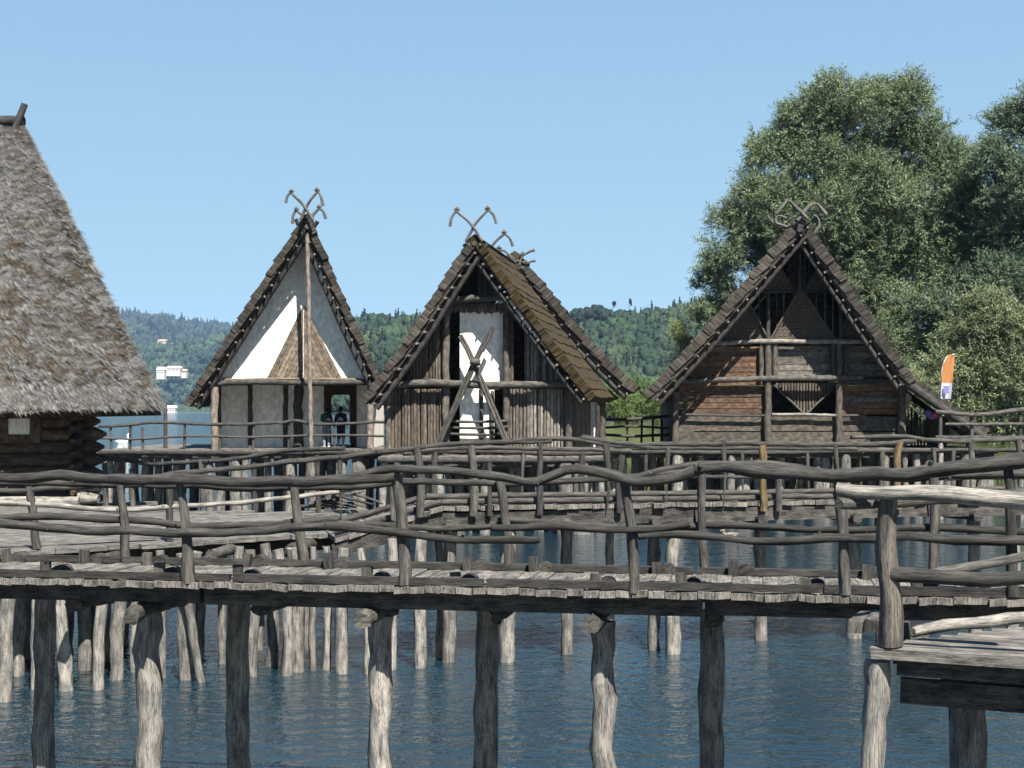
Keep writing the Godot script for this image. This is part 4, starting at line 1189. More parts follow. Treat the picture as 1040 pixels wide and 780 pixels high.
func hills():
	var ground := mat(lin(.02, .032, .016), .95, T.patch)
	var far_r := [[-420, 330], [-200, 322], [60, 316], [130, 317], [160, 321], [200, 326], [240, 331], [300, 336], [380, 345], [470, 360], [560, 390]]
	var h3 := hill("far_hill", far_r, 2700, 3900, 30, 60, ground)
	forest("far_forest", "hazy blue woods covering the far hill across the lake", h3, -60, 430, 2750, 4050, 3200, 34, [Color(.020, .031, .024), Color(.025, .035, .024)], .35)
	var mid_r := [[-420, 372], [-100, 366], [130, 356], [190, 348], [230, 344], [270, 340], [330, 345], [400, 360], [500, 385], [560, 400]]
	var h2 := hill("far_shore", mid_r, 2250, 2700, 12, 1.0, mat(lin(.042, .066, .026), .95, T.patch))
	forest("shore_woods", "sunlit broadleaf woods rising from the far lake shore", h2, 60, 470, 2270, 2760, 1500, 24, [Color(.017, .030, .015), Color(.025, .040, .019), Color(.034, .051, .024), Color(.020, .034, .017)], .15)
	var near_r := [[330, 328], [380, 322], [420, 325], [500, 331], [560, 333], [600, 329], [640, 317], [690, 311], [760, 313], [860, 318], [1000, 322], [1150, 325]]
	var h1 := hill("wooded_hill", near_r, 620, 960, 11, 2.0, ground)
	forest("hill_forest", "dense dark green forest covering the near hill behind the huts", h1, 335, 800, 625, 985, 3600, 13, [Color(.015, .027, .015), Color(.020, .034, .017), Color(.027, .042, .019), Color(.017, .030, .017)], .25)
	# trees that stand out above the near ridge
	for s in [[588, 313, 337, 13, 12], [605, 310, 336, 13, 13], [617, 312, 337, 11, 11], [574, 322, 336, 9, 9]]:
		var top := P(s[0], s[1], 930)
		var bot := P(s[0], s[2], 930)
		var hgt := top.y - bot.y
		var t := thing("ridge_tree", "round dark tree standing out on the crest of the near hill", "tree", bot - UP * 3, "trees standing out on the hill crest")
		log_part("trunk", t, [bot - UP * 3, bot + UP * hgt * .5], [.5, .3], M.beam[0], 6, .1, 4)
		var list := []
		for k in 5:
			list.append([Transform3D(Basis(UP, rng.randf() * TAU).scaled(Vector3(1, 1.15, 1) * hgt * rf(.34, .46)), bot + Vector3(rf(-.26, .26) * hgt, hgt * rf(.0, .42), rf(-.2, .2) * hgt)), Color(.010, .017, .013) * rf(.8, 1.3)])
		scatter("crown", t, crown_mesh(60, 12), list, M.forest, "")
	for s in [[621, 305, 338], [638, 303, 336]]:
		var top := P(s[0] + 1.5, s[1], 920)
		var bot := P(s[0], s[2], 920)
		var t := thing("lone_pine", "thin bare stemmed pine with a small tuft on the hill crest", "tree", bot, "tufted pines on the hill crest")
		log_part("trunk", t, [bot - UP * 4, bot.lerp(top, .5), top - UP * 2], [.22, .13], M.rail[0], 5, .1, 4)
		scatter("crown", t, crown_mesh(70 + int(s[0]), 7), [[Transform3D(Basis(Vector3(0, 0, 1), -.35).scaled(Vector3(1.9, 3.4, 1.9)), top - UP * 4.6), Color(.012, .016, .015)]], M.forest, "")
	# houses on the far shore
	var wall := mat(lin(.36, .35, .33), .9)
	var tile := mat(lin(.34, .22, .17), .9)
	var tile2 := mat(lin(.42, .40, .38), .9)
	for s in [[164, 380, 4, 7, 2240, tile2, "white villa with a steep roof among the trees of the far shore"], [177, 377, 7, 5, 2320, tile2, "wide white villa row above the others among far trees"], [187, 379, 3, 4, 2330, tile, "small white house with a reddish roof among far trees"], [174, 418, 5, 6, 2200, tile2, "grey roofed boathouse standing at the waterline of the far shore"], [182, 353, 9, 4, 2660, tile2, "long pale building high on the far wooded slope"], [165, 348, 4, 3, 2680, tile, "tiny pale cottage high on the far wooded slope"], [388, 412, 8, 5, 2230, tile2, "white lakeside house seen between the two nearer gables"], [396, 413, 5, 4, 2230, tile, "small pale lakeside house next to the lakeside white one"]]:
		var c := P(s[0], s[1], s[4])
		var u: float = s[4] / F
		var t := thing("far_house", s[6], "house", c)
		var g := Geo.new()
		var w: float = s[2] * u
		var hh: float = s[3] * u
		timber(g, c + Vector3(-w, hh * .28 - 4, 0), c + Vector3(w, hh * .28 - 4, 0), 14, hh * .6 + 8)
		commit(g, "wall", wall, t)
		g = Geo.new()
		slab(g, [c + Vector3(-w * 1.12, hh * .58, 8), c + Vector3(w * 1.12, hh * .58, 8), c + Vector3(w * .9, hh * 1.05, 2), c + Vector3(-w * .9, hh * 1.05, 2)], Vector3(0, 0, -12))
		commit(g, "roof", s[5], t)
		for k in 3:
			var q := c + Vector3(w * (k - 1) * .55, hh * .2, 7.1)
			g = Geo.new()
			slab(g, [q + Vector3(-.9, -1.1, 0), q + Vector3(.9, -1.1, 0), q + Vector3(.9, 1.1, 0), q + Vector3(-.9, 1.1, 0)], Vector3(0, 0, -.05))
			commit(g, "window", M.log_wall[0], t)

# ---------------------------------------------------------------- trees and reeds near by
# a spray: leaves along a bent twig that grows up the y axis
func leaf_mesh(n: int, ln: float, wd: float, seed_: int) -> Geo:
	var r := RandomNumberGenerator.new()
	r.seed = seed_
	var g := Geo.new()
	for k in n:
		var t := (k + r.randf()) / n
		var p := Vector3(.10 * sin(t * 2.5), t * .62 - .2, .14 * t * t) + Vector3(r.randfn(), r.randfn(), r.randfn()) * .055
		var dir := (Vector3(.1, 1.0 - .5 * t, .35 * t) + Vector3(r.randfn(), r.randfn() * .5, r.randfn()) * .55).normalized()
		var sd := dir.cross(Vector3(r.randfn(), r.randfn(), r.randfn())).normalized() * wd
		g.tri(p - sd, p + sd, p + dir * ln * r.randf_range(.7, 1.2))
	return g
# lobes: [px, py, r px]; every lobe breaks into smaller billows whose shells carry the leaves
func leafy_tree(called: String, label: String, d: float, lobes: Array, trunk_px: float, col: Color, density: float, limbs: int, leaf: Geo, category := "tree", group := ""):
	var foot := Vector3((trunk_px - 520) / F * d, land_h((trunk_px - 520) / F * d, -d) - .2, -d)
	var t := thing(called, label, category, foot, group)
	var u := d / F
	var list := []
	var cs := []
	for l in lobes:
		var c := P(l[0], l[1], d + rf(-2.2, 1.6) * l[2] / 40.0)
		var r: float = l[2] * u
		cs.append(c)
		for k in 14:
			var dir := Vector3(rng.randfn(), rng.randfn() + .25, rng.randfn() + .35).normalized()
			var sc := c + dir * r * rf(.45, .85)
			var sr := r * rf(.28, .5)
			var tone := rf(.82, 1.15)
			var cnt := int(density * sr * sr * 10.0)
			for j in cnt:
				var dd := Vector3(rng.randfn(), rng.randfn() + .2, rng.randfn()).normalized()
				var p := sc + dd * sr * (.35 + .95 * rng.randf() * (1.0 + .6 * nz.get_noise_3dv((sc + dd * sr) * 160))) * Vector3(1, .9, 1)
				var hue := rf(-.007, .007)
				var k2 := tone * rf(.9, 1.55)
				list.append([Transform3D(aim((dd * 1.1 + (p - c).normalized() * .5 + UP * .25 + Vector3(rng.randfn(), rng.randfn(), rng.randfn()) * .4).normalized()).scaled(Vector3.ONE * rf(.7, 1.25)), p), Color((col.r + hue) * k2, col.g * k2, (col.b - hue * .5) * k2)])
	var top: Vector3 = cs[0]
	var rt: float = lobes[0][2] * u * .13 + .1
	log_part("trunk", t, [foot, foot.lerp(top, .3) + Vector3(rf(-.4, .4), 0, 0), foot.lerp(top, .65), top], [rt * 1.5, rt * 1.1, rt * .6, .05], M.post[0], 9, .15, .7)
	for k in mini(limbs, cs.size() - 1):
		var e: Vector3 = cs[1 + k]
		var s := foot.lerp(top, rf(.2, .5))
		log_part("limb", t, [s, s.lerp(e, .5) + UP * .4, e], [rt * .55, rt * .35, .04], M.post[0], 7, .15, .7)
	leaves(t, leaf, list)
func aim(y: Vector3) -> Basis:
	var x := y.cross(Vector3(rng.randfn(), rng.randfn(), rng.randfn())).normalized()
	return Basis(x, y, x.cross(y))
# the leaves of one crown as one real mesh
func leaves(t: Node, leaf: Geo, list: Array):
	var g := Geo.new()
	var m := leaf.v.size()
	g.v.resize(m * list.size()); g.n.resize(m * list.size()); g.uv.resize(m * list.size()); g.c.resize(m * list.size()); g.i.resize(m * list.size())
	var at := 0
	for e in list:
		var x: Transform3D = e[0]
		var col: Color = e[1]
		var v: PackedVector3Array = x * leaf.v
		for k in range(0, m, 3):
			var n := (v[k + 1] - v[k]).cross(v[k + 2] - v[k]).normalized()
			for j in 3:
				g.v[at + j] = v[k + j]; g.n[at + j] = n; g.c[at + j] = col
			g.i[at] = at; g.i[at + 1] = at + 2; g.i[at + 2] = at + 1
			at += 3
	commit(g, "crown", M.leaf, t)
func vegetation():
	var leaf := leaf_mesh(26, .20, .022, 5)
	var willow := Color(.096, .122, .068)
	leafy_tree("willow_tree", "tall silvery green willow towering behind the broad timber hut", 86, [[860, 150, 46], [848, 104, 32], [880, 98, 24], [915, 112, 34], [815, 130, 30], [790, 165, 34], [835, 168, 40], [905, 165, 44], [945, 150, 34], [970, 168, 26], [765, 205, 32], [800, 220, 38], [850, 225, 46], [910, 230, 46], [960, 215, 40], [742, 228, 22], [735, 262, 24], [722, 288, 20], [765, 260, 30], [880, 290, 46], [945, 285, 46], [990, 262, 34], [830, 285, 40], [712, 318, 14], [728, 320, 20], [760, 310, 28], [900, 350, 44], [960, 340, 44], [865, 262, 40], [890, 320, 44], [925, 270, 40], [850, 330, 40], [800, 262, 34], [980, 235, 34], [870, 385, 40], [930, 390, 40], [795, 300, 34], [745, 345, 20], [885, 195, 40], [960, 190, 34], [925, 205, 40], [990, 215, 30], [965, 250, 38], [880, 240, 42]], 885, willow, 9.0, 7, leaf)
	leafy_tree("willow_tree", "darker willow crown at the very edge beyond the orange banner", 82, [[1062, 190, 50], [1022, 135, 26], [1040, 118, 26], [1070, 110, 40], [1005, 165, 22], [1022, 195, 34], [1050, 240, 44], [1012, 245, 30], [1090, 260, 50], [1010, 295, 34], [1050, 310, 44], [1085, 350, 50], [985, 300, 30], [965, 320, 34], [1000, 330, 34]], 1075, Color(.074, .10, .062), 8.0, 4, leaf)
	leafy_tree("willow_tree", "rounded pale willow filling the gap between the tall willow and the railing", 76, [[985, 350, 36], [1005, 322, 28], [1035, 345, 38], [955, 385, 30], [1005, 385, 40], [1045, 395, 44], [975, 415, 34], [1020, 425, 36], [940, 420, 26], [925, 400, 22]], 1010, Color(.102, .122, .065), 8.0, 4, leaf)
	leafy_tree("shrub", "dark leafy shrub growing under the tall willow behind the lean-to", 80, [[905, 400, 34], [880, 420, 30], [930, 432, 26], [860, 436, 24], [900, 440, 28]], 900, Color(.039, .063, .024), 7.0, 2, leaf, "shrub")
	leafy_tree("young_tree", "slender yellow green young tree left of the timber gable", 92, [[694, 350, 9], [690, 336, 7], [698, 365, 10], [702, 385, 12], [688, 378, 9], [714, 372, 12]], 697, Color(.098, .108, .035), 9, 2, leaf, "tree")
	var bush := [[628, 402, 13], [648, 398, 16], [668, 402, 15], [690, 406, 14], [612, 404, 12], [736, 405, 18], [640, 415, 12]]
	for k in bush.size():
		var b: Array = bush[k]
		leafy_tree("shoreline_bush", "rounded green bush on the bank between the mossy hut and the timber hut", 112 + k * 3, [[b[0], b[1], b[2]], [b[0] - b[2] * .8, b[1] + 8, b[2] * .8], [b[0] + b[2] * .8, b[1] + 7, b[2] * .8], [b[0], b[1] + 14, b[2]]], b[0], [Color(.084, .117, .037), Color(.063, .098, .035), Color(.093, .127, .042)][k % 3], 6.0, 1, leaf, "bush", "bushes on the bank")
	# belt of trees where the meadow meets the hill
	var list := []
	for k in 300:
		var px := rf(560, 1050)
		var d := rf(380, 600)
		var x := (px - 520) / F * d
		list.append([Transform3D(Basis(UP, rng.randf() * TAU).scaled(Vector3(1, .9, 1) * rf(3.5, 7.5)), Vector3(x, land_h(x, -d) - .6, -d)), [Color(.017, .030, .013), Color(.024, .039, .014), Color(.030, .047, .017)][k % 3] * rf(.8, 1.2)])
	var belt := scatter("meadow_woods", self, crown_mesh(90, 13), list, M.forest)
	belt.set_meta("label", "line of broadleaf trees between the meadow and the hill"); belt.set_meta("category", "woods")
	# reeds along the bank
	var rg := Geo.new()
	for k in 7:
		var a := Vector3(rf(-.25, .25), 0, rf(-.25, .25))
		var b := a + Vector3(rf(-.25, .25), rf(.75, 1.1), rf(-.25, .25))
		rg.tri(a + Vector3(-.022, 0, 0), a + Vector3(.022, 0, 0), b)
		rg.tri(a + Vector3(0, 0, -.022), a + Vector3(0, 0, .022), b)
	list = []
	for k in 11000:
		var d := 70.0 + 38.0 * pow(rng.randf(), 1.3)
		var px := rf(575, 1075)
		var x := (px - 520) / F * d
		if x < lerpf(4.5, 2.0, (d - 70) / 40) + 1.2 * nz.get_noise_1d(d * 30): continue
		list.append([Transform3D(Basis(UP, rng.randf() * TAU).scaled(Vector3(1, rf(1.9, 3.0), 1)), Vector3(x, maxf(land_h(x, -d) - .1, -.3), -d)), Color(0.085, 0.116, 0.047).lerp(Color(0.139, 0.146, 0.073), rng.randf() * .6) * rf(.7, 1.25)])
	var reeds := scatter("reeds", self, rg, list, M.leaf)
	reeds.set_meta("label", "light green reeds along the bank behind the huts"); reeds.set_meta("category", "reeds")

# ---------------------------------------------------------------- visitors
func field_mesh(bones: Array, grow: float, cell: float, k: float) -> Geo:
	var lo := Vector3.INF
	var hi := -Vector3.INF
	for b in bones:
		var rr := maxf(b[2], b[3]) + grow + cell * 2
		lo = lo.min((b[0] as Vector3).min(b[1]) - Vector3.ONE * rr)
		hi = hi.max((b[0] as Vector3).max(b[1]) + Vector3.ONE * rr)
	var sz := Vector3i(((hi - lo) / cell).ceil()) + Vector3i.ONE
	var val := PackedFloat32Array()
	val.resize(sz.x * sz.y * sz.z)
	val.fill(1.0)
	for b in bones:
		var rr := maxf(b[2], b[3]) + grow + .09
		var l0 := Vector3i((((b[0] as Vector3).min(b[1]) - Vector3.ONE * rr - lo) / cell).floor()).clamp(Vector3i.ZERO, sz - Vector3i.ONE)
		var h0 := Vector3i((((b[0] as Vector3).max(b[1]) + Vector3.ONE * rr - lo) / cell).ceil()).clamp(Vector3i.ZERO, sz - Vector3i.ONE)
		var ab: Vector3 = b[1] - b[0]
		var l2 := maxf(ab.length_squared(), 1e-9)
		for z in range(l0.z, h0.z + 1):
			for y in range(l0.y, h0.y + 1):
				for x in range(l0.x, h0.x + 1):
					var p := lo + Vector3(x, y, z) * cell - (b[0] as Vector3)
					var t := clampf(p.dot(ab) / l2, 0, 1)
					var q := p - ab * t
					if b.size() > 4: q.z *= b[4]
					var dd := q.length() - lerpf(b[2], b[3], t) - grow
					var at := (z * sz.y + y) * sz.x + x
					var o := val[at]
					var hh := maxf(k - absf(o - dd), 0) / k
					val[at] = minf(o, dd) - hh * hh * k * .25
	var g := Geo.new()
	var ids := {}
	var at := func(x, y, z): return val[(z * sz.y + y) * sz.x + x]
	for z in sz.z - 1:
		for y in sz.y - 1:
			for x in sz.x - 1:
				var acc := Vector3.ZERO
				var n := 0
				var c := []
				for j in 8: c.append(at.call(x + (j & 1), y + ((j >> 1) & 1), z + (j >> 2)))
				var neg := 0
				for q in c: neg += 1 if q < 0 else 0
				if neg == 0 or neg == 8: continue
				for e in [[0, 1], [2, 3], [4, 5], [6, 7], [0, 2], [1, 3], [4, 6], [5, 7], [0, 4], [1, 5], [2, 6], [3, 7]]:
					var a: float = c[e[0]]
					var b: float = c[e[1]]
					if (a < 0) != (b < 0):
						var pa := Vector3(e[0] & 1, (e[0] >> 1) & 1, e[0] >> 2)
						var pb := Vector3(e[1] & 1, (e[1] >> 1) & 1, e[1] >> 2)
						acc += pa.lerp(pb, a / (a - b)); n += 1
				ids[Vector3i(x, y, z)] = g.v.size()
				g.v.append(lo + (Vector3(x, y, z) + acc / n) * cell)
				var gr := Vector3(c[1] + c[3] + c[5] + c[7] - c[0] - c[2] - c[4] - c[6], c[2] + c[3] + c[6] + c[7] - c[0] - c[1] - c[4] - c[5], c[4] + c[5] + c[6] + c[7] - c[0] - c[1] - c[2] - c[3])
				g.n.append(gr.normalized())
				g.uv.append(Vector2.ZERO)
	for key in ids:
		for ax in 3:
			var e := Vector3i.ZERO
			e[ax] = 1
			var u := Vector3i.ZERO
			u[(ax + 1) % 3] = 1
			var w := Vector3i.ZERO
			w[(ax + 2) % 3] = 1
			var a: float = at.call(key.x, key.y, key.z)
			var b: float = at.call(key.x + e.x, key.y + e.y, key.z + e.z)
			if (a < 0) == (b < 0): continue
			if not (ids.has(key - u) and ids.has(key - w) and ids.has(key - u - w)): continue
			var i0: int = ids[key]
			var i1: int = ids[key - u]
			var i2: int = ids[key - u - w]
			var i3: int = ids[key - w]
			if a < 0: g.i.append_array([i0, i2, i1, i0, i3, i2])
			else: g.i.append_array([i0, i1, i2, i0, i2, i3])
	return g
func person(label: String, at: Vector3, tall: float, turn: float, shirt: Color, trousers: Color, hair: Color, pack: bool, bend: float):
	var o := thing("person", label, "person", at, "")
	var s := tall / 1.72
	var bs := Basis(UP, turn) * s
	var B := func(a, b, r0, r1, fl := 1.0): return [at + bs * (a as Vector3), at + bs * (b as Vector3), r0 * s, r1 * s, fl]
	var torso := [B.call(Vector3(0, 1.0, 0), Vector3(0, 1.18, 0), .135, .14), B.call(Vector3(0, 1.18, 0), Vector3(0, 1.36, .01), .145, .13), B.call(Vector3(-.13, 1.38, 0), Vector3(.13, 1.38, 0), .075, .075)]
	var legs := []
	var arms := []
	var fore := []
	var feet := []
	for e in [-1.0, 1.0]:
		legs += [B.call(Vector3(.09 * e, .93, 0), Vector3(.10 * e, .5, .03), .09, .062), B.call(Vector3(.10 * e, .5, .03), Vector3(.10 * e, .10, -.02), .06, .042)]
		feet += [B.call(Vector3(.10 * e, .05, -.03), Vector3(.12 * e, .035, .15), .045, .035)]
		arms += [B.call(Vector3(.19 * e, 1.37, 0), Vector3(.25 * e, 1.10, -.02), .052, .042)]
		fore += [B.call(Vector3(.25 * e, 1.10, -.02), Vector3(.21 * e, .88 + bend, .10 + bend * .7), .038, .027)]
		var wr := Vector3(.21 * e, .88 + bend, .10 + bend * .7)
		fore += [B.call(wr, wr + Vector3(0, -.08, .04), .03, .034)]
		for f in 4: fore += [B.call(wr + Vector3((f - 1.5) * .017, -.09, .04), wr + Vector3((f - 1.5) * .019, -.165 + absf(f - 1.3) * .014, .085), .010, .008)]
		fore += [B.call(wr + Vector3(-.028 * e, -.05, .04), wr + Vector3(-.05 * e, -.10, .08), .011, .009)]
	var head := [B.call(Vector3(0, 1.40, 0), Vector3(0, 1.5, .01), .052, .05), B.call(Vector3(0, 1.57, .02), Vector3(0, 1.63, .0), .078, .09), B.call(Vector3(0, 1.575, .10), Vector3(0, 1.555, .118), .014, .017), B.call(Vector3(-.087, 1.585, .0), Vector3(-.09, 1.61, -.01), .016, .018), B.call(Vector3(.087, 1.585, .0), Vector3(.09, 1.61, -.01), .016, .018)]
	commit(field_mesh(torso + legs + arms + fore + feet + head, -.008, .02, .03), "body", mat(lin(.42, .26, .18), .6), o)
	commit(field_mesh(torso + arms, .012, .026, .05), "shirt", mat(lin(shirt.r, shirt.g, shirt.b), .9, T.patch), o)
	commit(field_mesh(legs + [B.call(Vector3(-.05, .97, 0), Vector3(.05, .97, 0), .12, .12)], .012, .026, .05), "trousers", mat(lin(trousers.r, trousers.g, trousers.b), .9, T.patch), o)
	for e in 2: commit(field_mesh([feet[e]], .012, .016, .02), "shoe", mat(lin(.5, .48, .45) if pack else lin(.05, .05, .05), .8), o)
	commit(field_mesh([B.call(Vector3(0, 1.66, -.015), Vector3(0, 1.60, -.05), .085, .078)], .014, .018, .02), "hair", mat(lin(hair.r, hair.g, hair.b), .6), o)
	for e in [-1.0, 1.0]: commit(field_mesh([B.call(Vector3(.032 * e, 1.605, .085), Vector3(.032 * e, 1.605, .088), .008, .008)], 0, .006, .01), "eye", mat(lin(.03, .02, .02), .3), o)
	if pack: commit(field_mesh([B.call(Vector3(0, 1.05, -.2), Vector3(0, 1.32, -.19), .11, .1)], .01, .025, .03), "backpack", mat(lin(.02, .02, .025), .8), o)

func swimming_bird(called: String, label: String, at: Vector3, s: float, white: bool, turn: float):
	var o := thing(called, label, called, at)
	var bs := Basis(UP, turn) * s
	var m1 := mat(lin(.85, .84, .80), .7) if white else mat(lin(.16, .13, .10), .8)
	var m2 := mat(lin(.75, .25, .04), .5) if white else mat(lin(.4, .3, .08), .5)
	var B := func(a, b, r0, r1): return [at + bs * (a as Vector3), at + bs * (b as Vector3), r0 * s, r1 * s]
	var nk := 1.0 if white else .4
	var bones := [B.call(Vector3(-.3, .1, 0), Vector3(.2, .1, 0), .13, .17), B.call(Vector3(-.3, .14, 0), Vector3(-.58, .22, 0), .1, .03), B.call(Vector3(.26, .14, 0), Vector3(.40, .2 + .2 * nk, 0), .09, .05), B.call(Vector3(.40, .2 + .2 * nk, 0), Vector3(.34, .22 + .45 * nk, 0), .05, .045), B.call(Vector3(.34, .22 + .45 * nk, 0), Vector3(.42, .25 + .5 * nk, 0), .055, .06)]
	commit(field_mesh(bones, 0, .035 * s, .05 * s), "body", m1, o)
	commit(field_mesh([B.call(Vector3(.47, .24 + .5 * nk, 0), Vector3(.60, .20 + .5 * nk, 0), .03, .015)], 0, .015 * s, .02 * s), "bill", m2, o)
	for e in [-1.0, 1.0]: commit(field_mesh([B.call(Vector3(.1, .19, .13 * e), Vector3(-.45, .26, .07 * e), .09, .03)], 0, .03 * s, .03 * s), "wing", m1, o)

func banner():
	var d := 66.0
	var b := thing("feather_banner", "tall orange and white feather banner standing before the willows", "banner", P(955, 447, d))
	log_part("mast", b, [P(955, 447, d), P(955.5, 400, d), P(957, 375, d), P(962, 362, d), P(969, 359.5, d)], [.04, .03, .03, .025, .02], mat(lin(.5, .5, .5), .4), 7, .0, .3)
	var rows := [[360, 963, 969.5], [364, 960, 969.3], [370, 958, 969], [378, 957, 968.3], [386, 956.4, 967.5], [389, 956.2, 967.2], [397, 955.6, 966.5], [405, 955.4, 965.8]]
	for part in 2:
		var g := Geo.new()
		var a := 0 if part == 0 else 5
		var z := 5 if part == 0 else 7
		for k in range(a, z):
			for s in 4:
				var q := []
				for c in [[1, 0], [1, 1], [0, 1], [0, 0]]:
					var r: Array = rows[k + c[0]]
					var t: float = (s + c[1]) / 4.0
					q.append(P(lerpf(r[1], r[2], t), r[0], d + .10 * sin(t * 5.0 + r[0] * .06)))
				g.quad(q[0], q[1], q[2], q[3])
				g.quad(q[3] + Vector3(0, 0, -.012), q[2] + Vector3(0, 0, -.012), q[1] + Vector3(0, 0, -.012), q[0] + Vector3(0, 0, -.012))
		commit(g, "orange_cloth" if part == 0 else "white_cloth", mat(lin(.28, .125, .045), .9) if part == 0 else mat(lin(.33, .34, .40), .9), b)
	var g2 := Geo.new()
	var pts := []
	for p in [[958.2, 392], [957.9, 399], [963.4, 400], [964.2, 392]]: pts.append(P(p[0], p[1], d - .16))
	slab(g2, pts, Vector3(0, 0, -.01))
	commit(g2, "violet_print", mat(lin(.12, .13, .26), .9), b)

func fences():
	# railing before the slim hut
	var f := thing("pole_railing", "thin pole railing along the water in front of the slim white hut", "railing", P(250, 457, 53.9))
	var d := 53.9
	for s in [[113, 433], [132, 431], [145, 434], [187, 430], [223, 430], [257, 431], [293, 428], [340, 430], [392, 428]]:
		log_part("railing_post", f, [P(s[0] + rf(-1, 1), s[1], d), P(s[0], 457, d)], [.045, .055], pick(M.rail), 6, .14, .5)
	for s in [[[[100, 433], [130, 432], [160, 429], [222, 431], [290, 429]], .06], [[[285, 430], [300, 427], [322, 431], [398, 428]], .06], [[[100, 445], [140, 446], [190, 443], [260, 444], [330, 442], [398, 443]], .045]]:
		crossbar(f, s[0], d - .06, s[1], pick(M.rail), "rail")
	# between the mossy hut and the timber hut
	f = thing("pole_railing", "three bar pole railing closing the gap between the mossy hut and the timber hut", "railing", P(645, 452, 60))
	for s in [[612, 420], [637, 423], [652, 426], [663, 424], [672, 426], [682, 421]]:
		log_part("railing_post", f, [P(s[0], s[1], 60), P(s[0] + rf(-1, 1), 452, 60)], [.05, .055], pick(M.dark_rail), 6, .14, .5)
	for s in [[[[598, 425], [640, 426], [690, 421]], .07], [[[598, 436], [640, 433], [690, 436]], .05], [[[598, 440], [640, 443], [690, 441]], .06]]:
		crossbar(f, s[0], 59.9, s[1], pick(M.rail), "rail")
	# the path railing on the right
	f = thing("pole_railing", "two bar pole railing on posts below the willows beside the lean-to", "railing", P(1010, 445, 52))
	for px in [955, 987, 1036, 1085]:
		log_part("railing_post", f, [P(px, 417, 52), P(px, 446, 52)], [.07, .075], pick(M.rail), 7, .12, .5)
		log_part("pile", f, [P(px, 446, 52), Vector3((px - 520) / F * 52, -1, -52)], [.1, .11], pick(M.pile), 7, .12, .6)
	for s in [[[[950, 418], [985, 421], [1010, 420], [1040, 416], [1090, 415]], .085], [[[960, 431], [1000, 431], [1090, 430]], .06], [[[950, 445], [1090, 445]], .1]]:
		crossbar(f, s[0], 51.9, s[1], pick(M.rail), "rail")
	# mooring pole by the slim hut's railing
	var mp := thing("mooring_pole", "tall thin bare pole rising from the water near the slim hut railing", "pole", G(168, 515, 0))
	log_part("shaft", mp, [G(168, 515, 0) - UP * .5, P(168, 470, 56), P(168, 409, 56)], [.09, .07], M.rail[1], 7, .1, .6)
	# stakes in the shallows
	for px in [943, 963, 972, 981, 1000, 1010, 1022, 1033, 880, 893]:
		var w := G(px, 474 + rf(-3, 6), 0)
		var st := thing("water_stake", "short pale stake standing in the shallows behind the footbridges", "stake", w, "stakes in the shallows")
		log_part("shaft", st, [w - UP * .4, w + Vector3(rf(-.1, .1), rf(.6, 1.1), 0)], [.10, .08], pick(M.pale), 6, .14, .4)

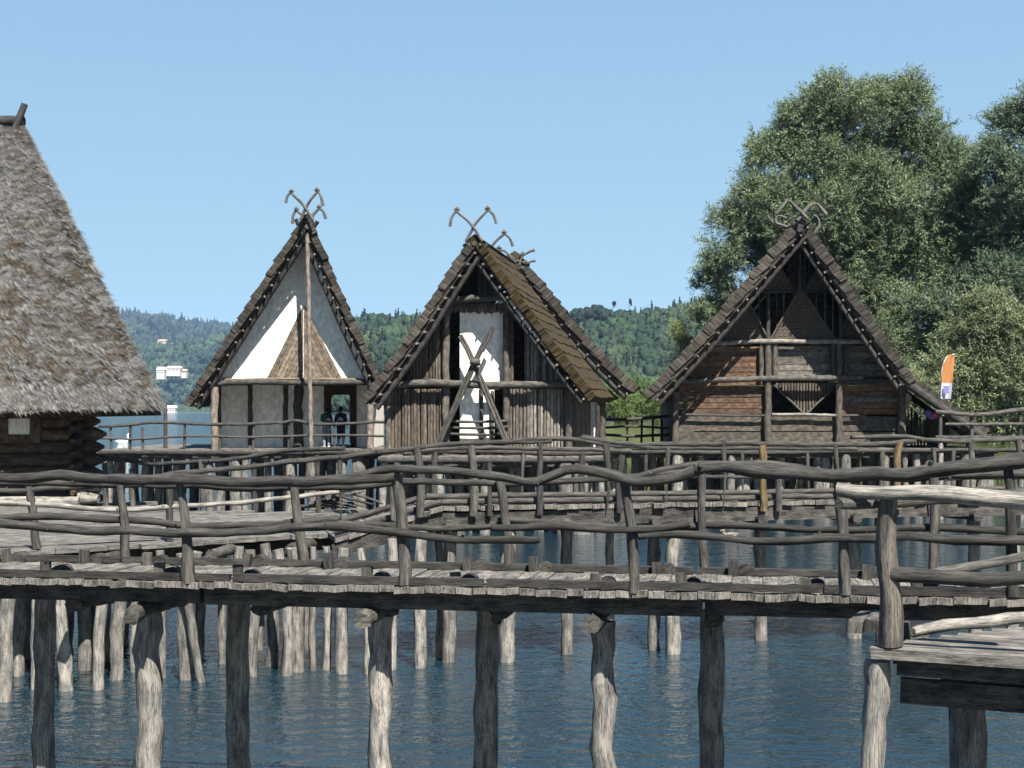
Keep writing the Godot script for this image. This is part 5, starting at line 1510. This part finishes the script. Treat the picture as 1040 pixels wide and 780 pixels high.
# ---------------------------------------------------------------- scene
func _ready():
	rng.seed = 20240
	nz.seed = 7; nz.frequency = .01; nz.noise_type = FastNoiseLite.TYPE_SIMPLEX_SMOOTH; nz.fractal_octaves = 2
	var cam := Camera3D.new()
	cam.name = "camera"
	cam.position = EYE
	cam.rotation.x = PITCH
	cam.fov = rad_to_deg(2.0 * atan(390.0 / F))
	cam.near = .1; cam.far = 9000.0
	add_child(cam)
	cam.current = true
	var env := Environment.new()
	env.background_mode = Environment.BG_SKY
	var sky := ProceduralSkyMaterial.new()
	sky.sky_top_color = lin(.013, .070, .185)
	sky.sky_horizon_color = lin(.142, .214, .258)
	sky.sky_curve = .39
	sky.ground_bottom_color = Color(.07, .10, .115)
	sky.ground_horizon_color = Color(.32, .40, .45)
	sky.sun_angle_max = 12.0
	env.sky = Sky.new()
	env.sky.sky_material = sky
	env.tonemap_mode = Environment.TONE_MAPPER_LINEAR
	env.tonemap_exposure = 3.4
	env.fog_enabled = true
	env.fog_density = .00006
	env.fog_light_color = Color(.66, .81, 1.0)
	env.sdfgi_enabled = true; env.ssao_enabled = true; env.ssil_enabled = true
	var we := WorldEnvironment.new()
	we.name = "environment"
	we.environment = env
	add_child(we)
	var sun := DirectionalLight3D.new()
	sun.name = "sun"
	sun.light_energy = 1.6
	sun.light_color = Color(1.0, .975, .93)
	sun.light_angular_distance = .5
	sun.shadow_enabled = true
	add_child(sun)
	sun.look_at_from_position(Vector3.ZERO, Vector3(-.2157, -.7986, -.5618), UP)

	make_materials()
	water()
	shore()
	hills()
	print("land")
	log_house()
	print("log house")
	house_deck()
	var dark_rows := func(x0, x1, n, d0, d1, r):
		var out := []
		for k in n: out.append([lerpf(x0, x1, (k + rf(.1, .9)) / n), rf(d0, d1), r * rf(.7, 1.25)])
		return out
	hut_platform("plank platform on dark piles carrying the slim white hut and its walkway", 100, 402, 53.7, 9.0, dark_rows.call(106, 398, 34, .2, 5, 4.5) + [[250, .1, 3.6, 0], [212, .3, 4], [240, .3, 7], [296, .3, 5], [317, .3, 7], [345, .2, 4, 0], [365, .3, 6]])
	hut_with_porch()
	hut_platform("plank platform on dark piles under the hut with the crossed poles", 384, 618, 45.6, 9.0, dark_rows.call(388, 612, 46, .2, 7, 5) + [[390, .1, 4, 0], [446, .1, 4, 0], [575, .1, 8, 0], [590, .1, 9, 0]])
	hut_with_braces()
	hut_platform("plank platform on dark piles joining the mossy hut to the timber hut", 596, 684, 55.0, 9.0, dark_rows.call(600, 690, 12, .2, 6, 4))
	hut_behind()
	hut_platform("broad plank platform on dark piles carrying the timber hut and lean-to", 684.5, 1012, 55.0, 9.2, dark_rows.call(690, 1005, 48, .2, 8, 5) + [[688, .1, 6, 0], [742, .1, 4], [858, .1, 6], [897, .1, 5, 0], [918, .1, 3, 0], [930, .2, 4, 0], [942, .2, 4, 0], [981, .2, 8]])
	hut_with_timber_gable()
	print("huts")
	middle_footbridge()
	near_footbridge()
	corner_platform()
	fences()
	print("bridges")
	vegetation()
	print("vegetation")
	person("visitor in green shirt with a dark backpack, standing in the hut doorway", Vector3(P(331.5, 440, 56.3).x, 2.5, -56.3), 1.62, -2.6, Color(.03, .17, .08), Color(.28, .34, .42), Color(.012, .01, .009), true, .0)
	person("visitor in dark navy top and dark trousers, standing in the hut doorway", Vector3(P(346.5, 440, 56.3).x, 2.5, -56.2), 1.64, 2.9, Color(.025, .028, .05), Color(.02, .02, .028), Color(.012, .01, .009), false, .05)
	swimming_bird("swan", "white swan swimming beyond the pole railing of the slim hut", G(125, 450.5, 0), 1.5, true, 0.2)
	swimming_bird("duck", "small brownish duck swimming below the middle footbridge", G(741, 545.5, 0), .5, false, PI)
	banner()
	print("done")
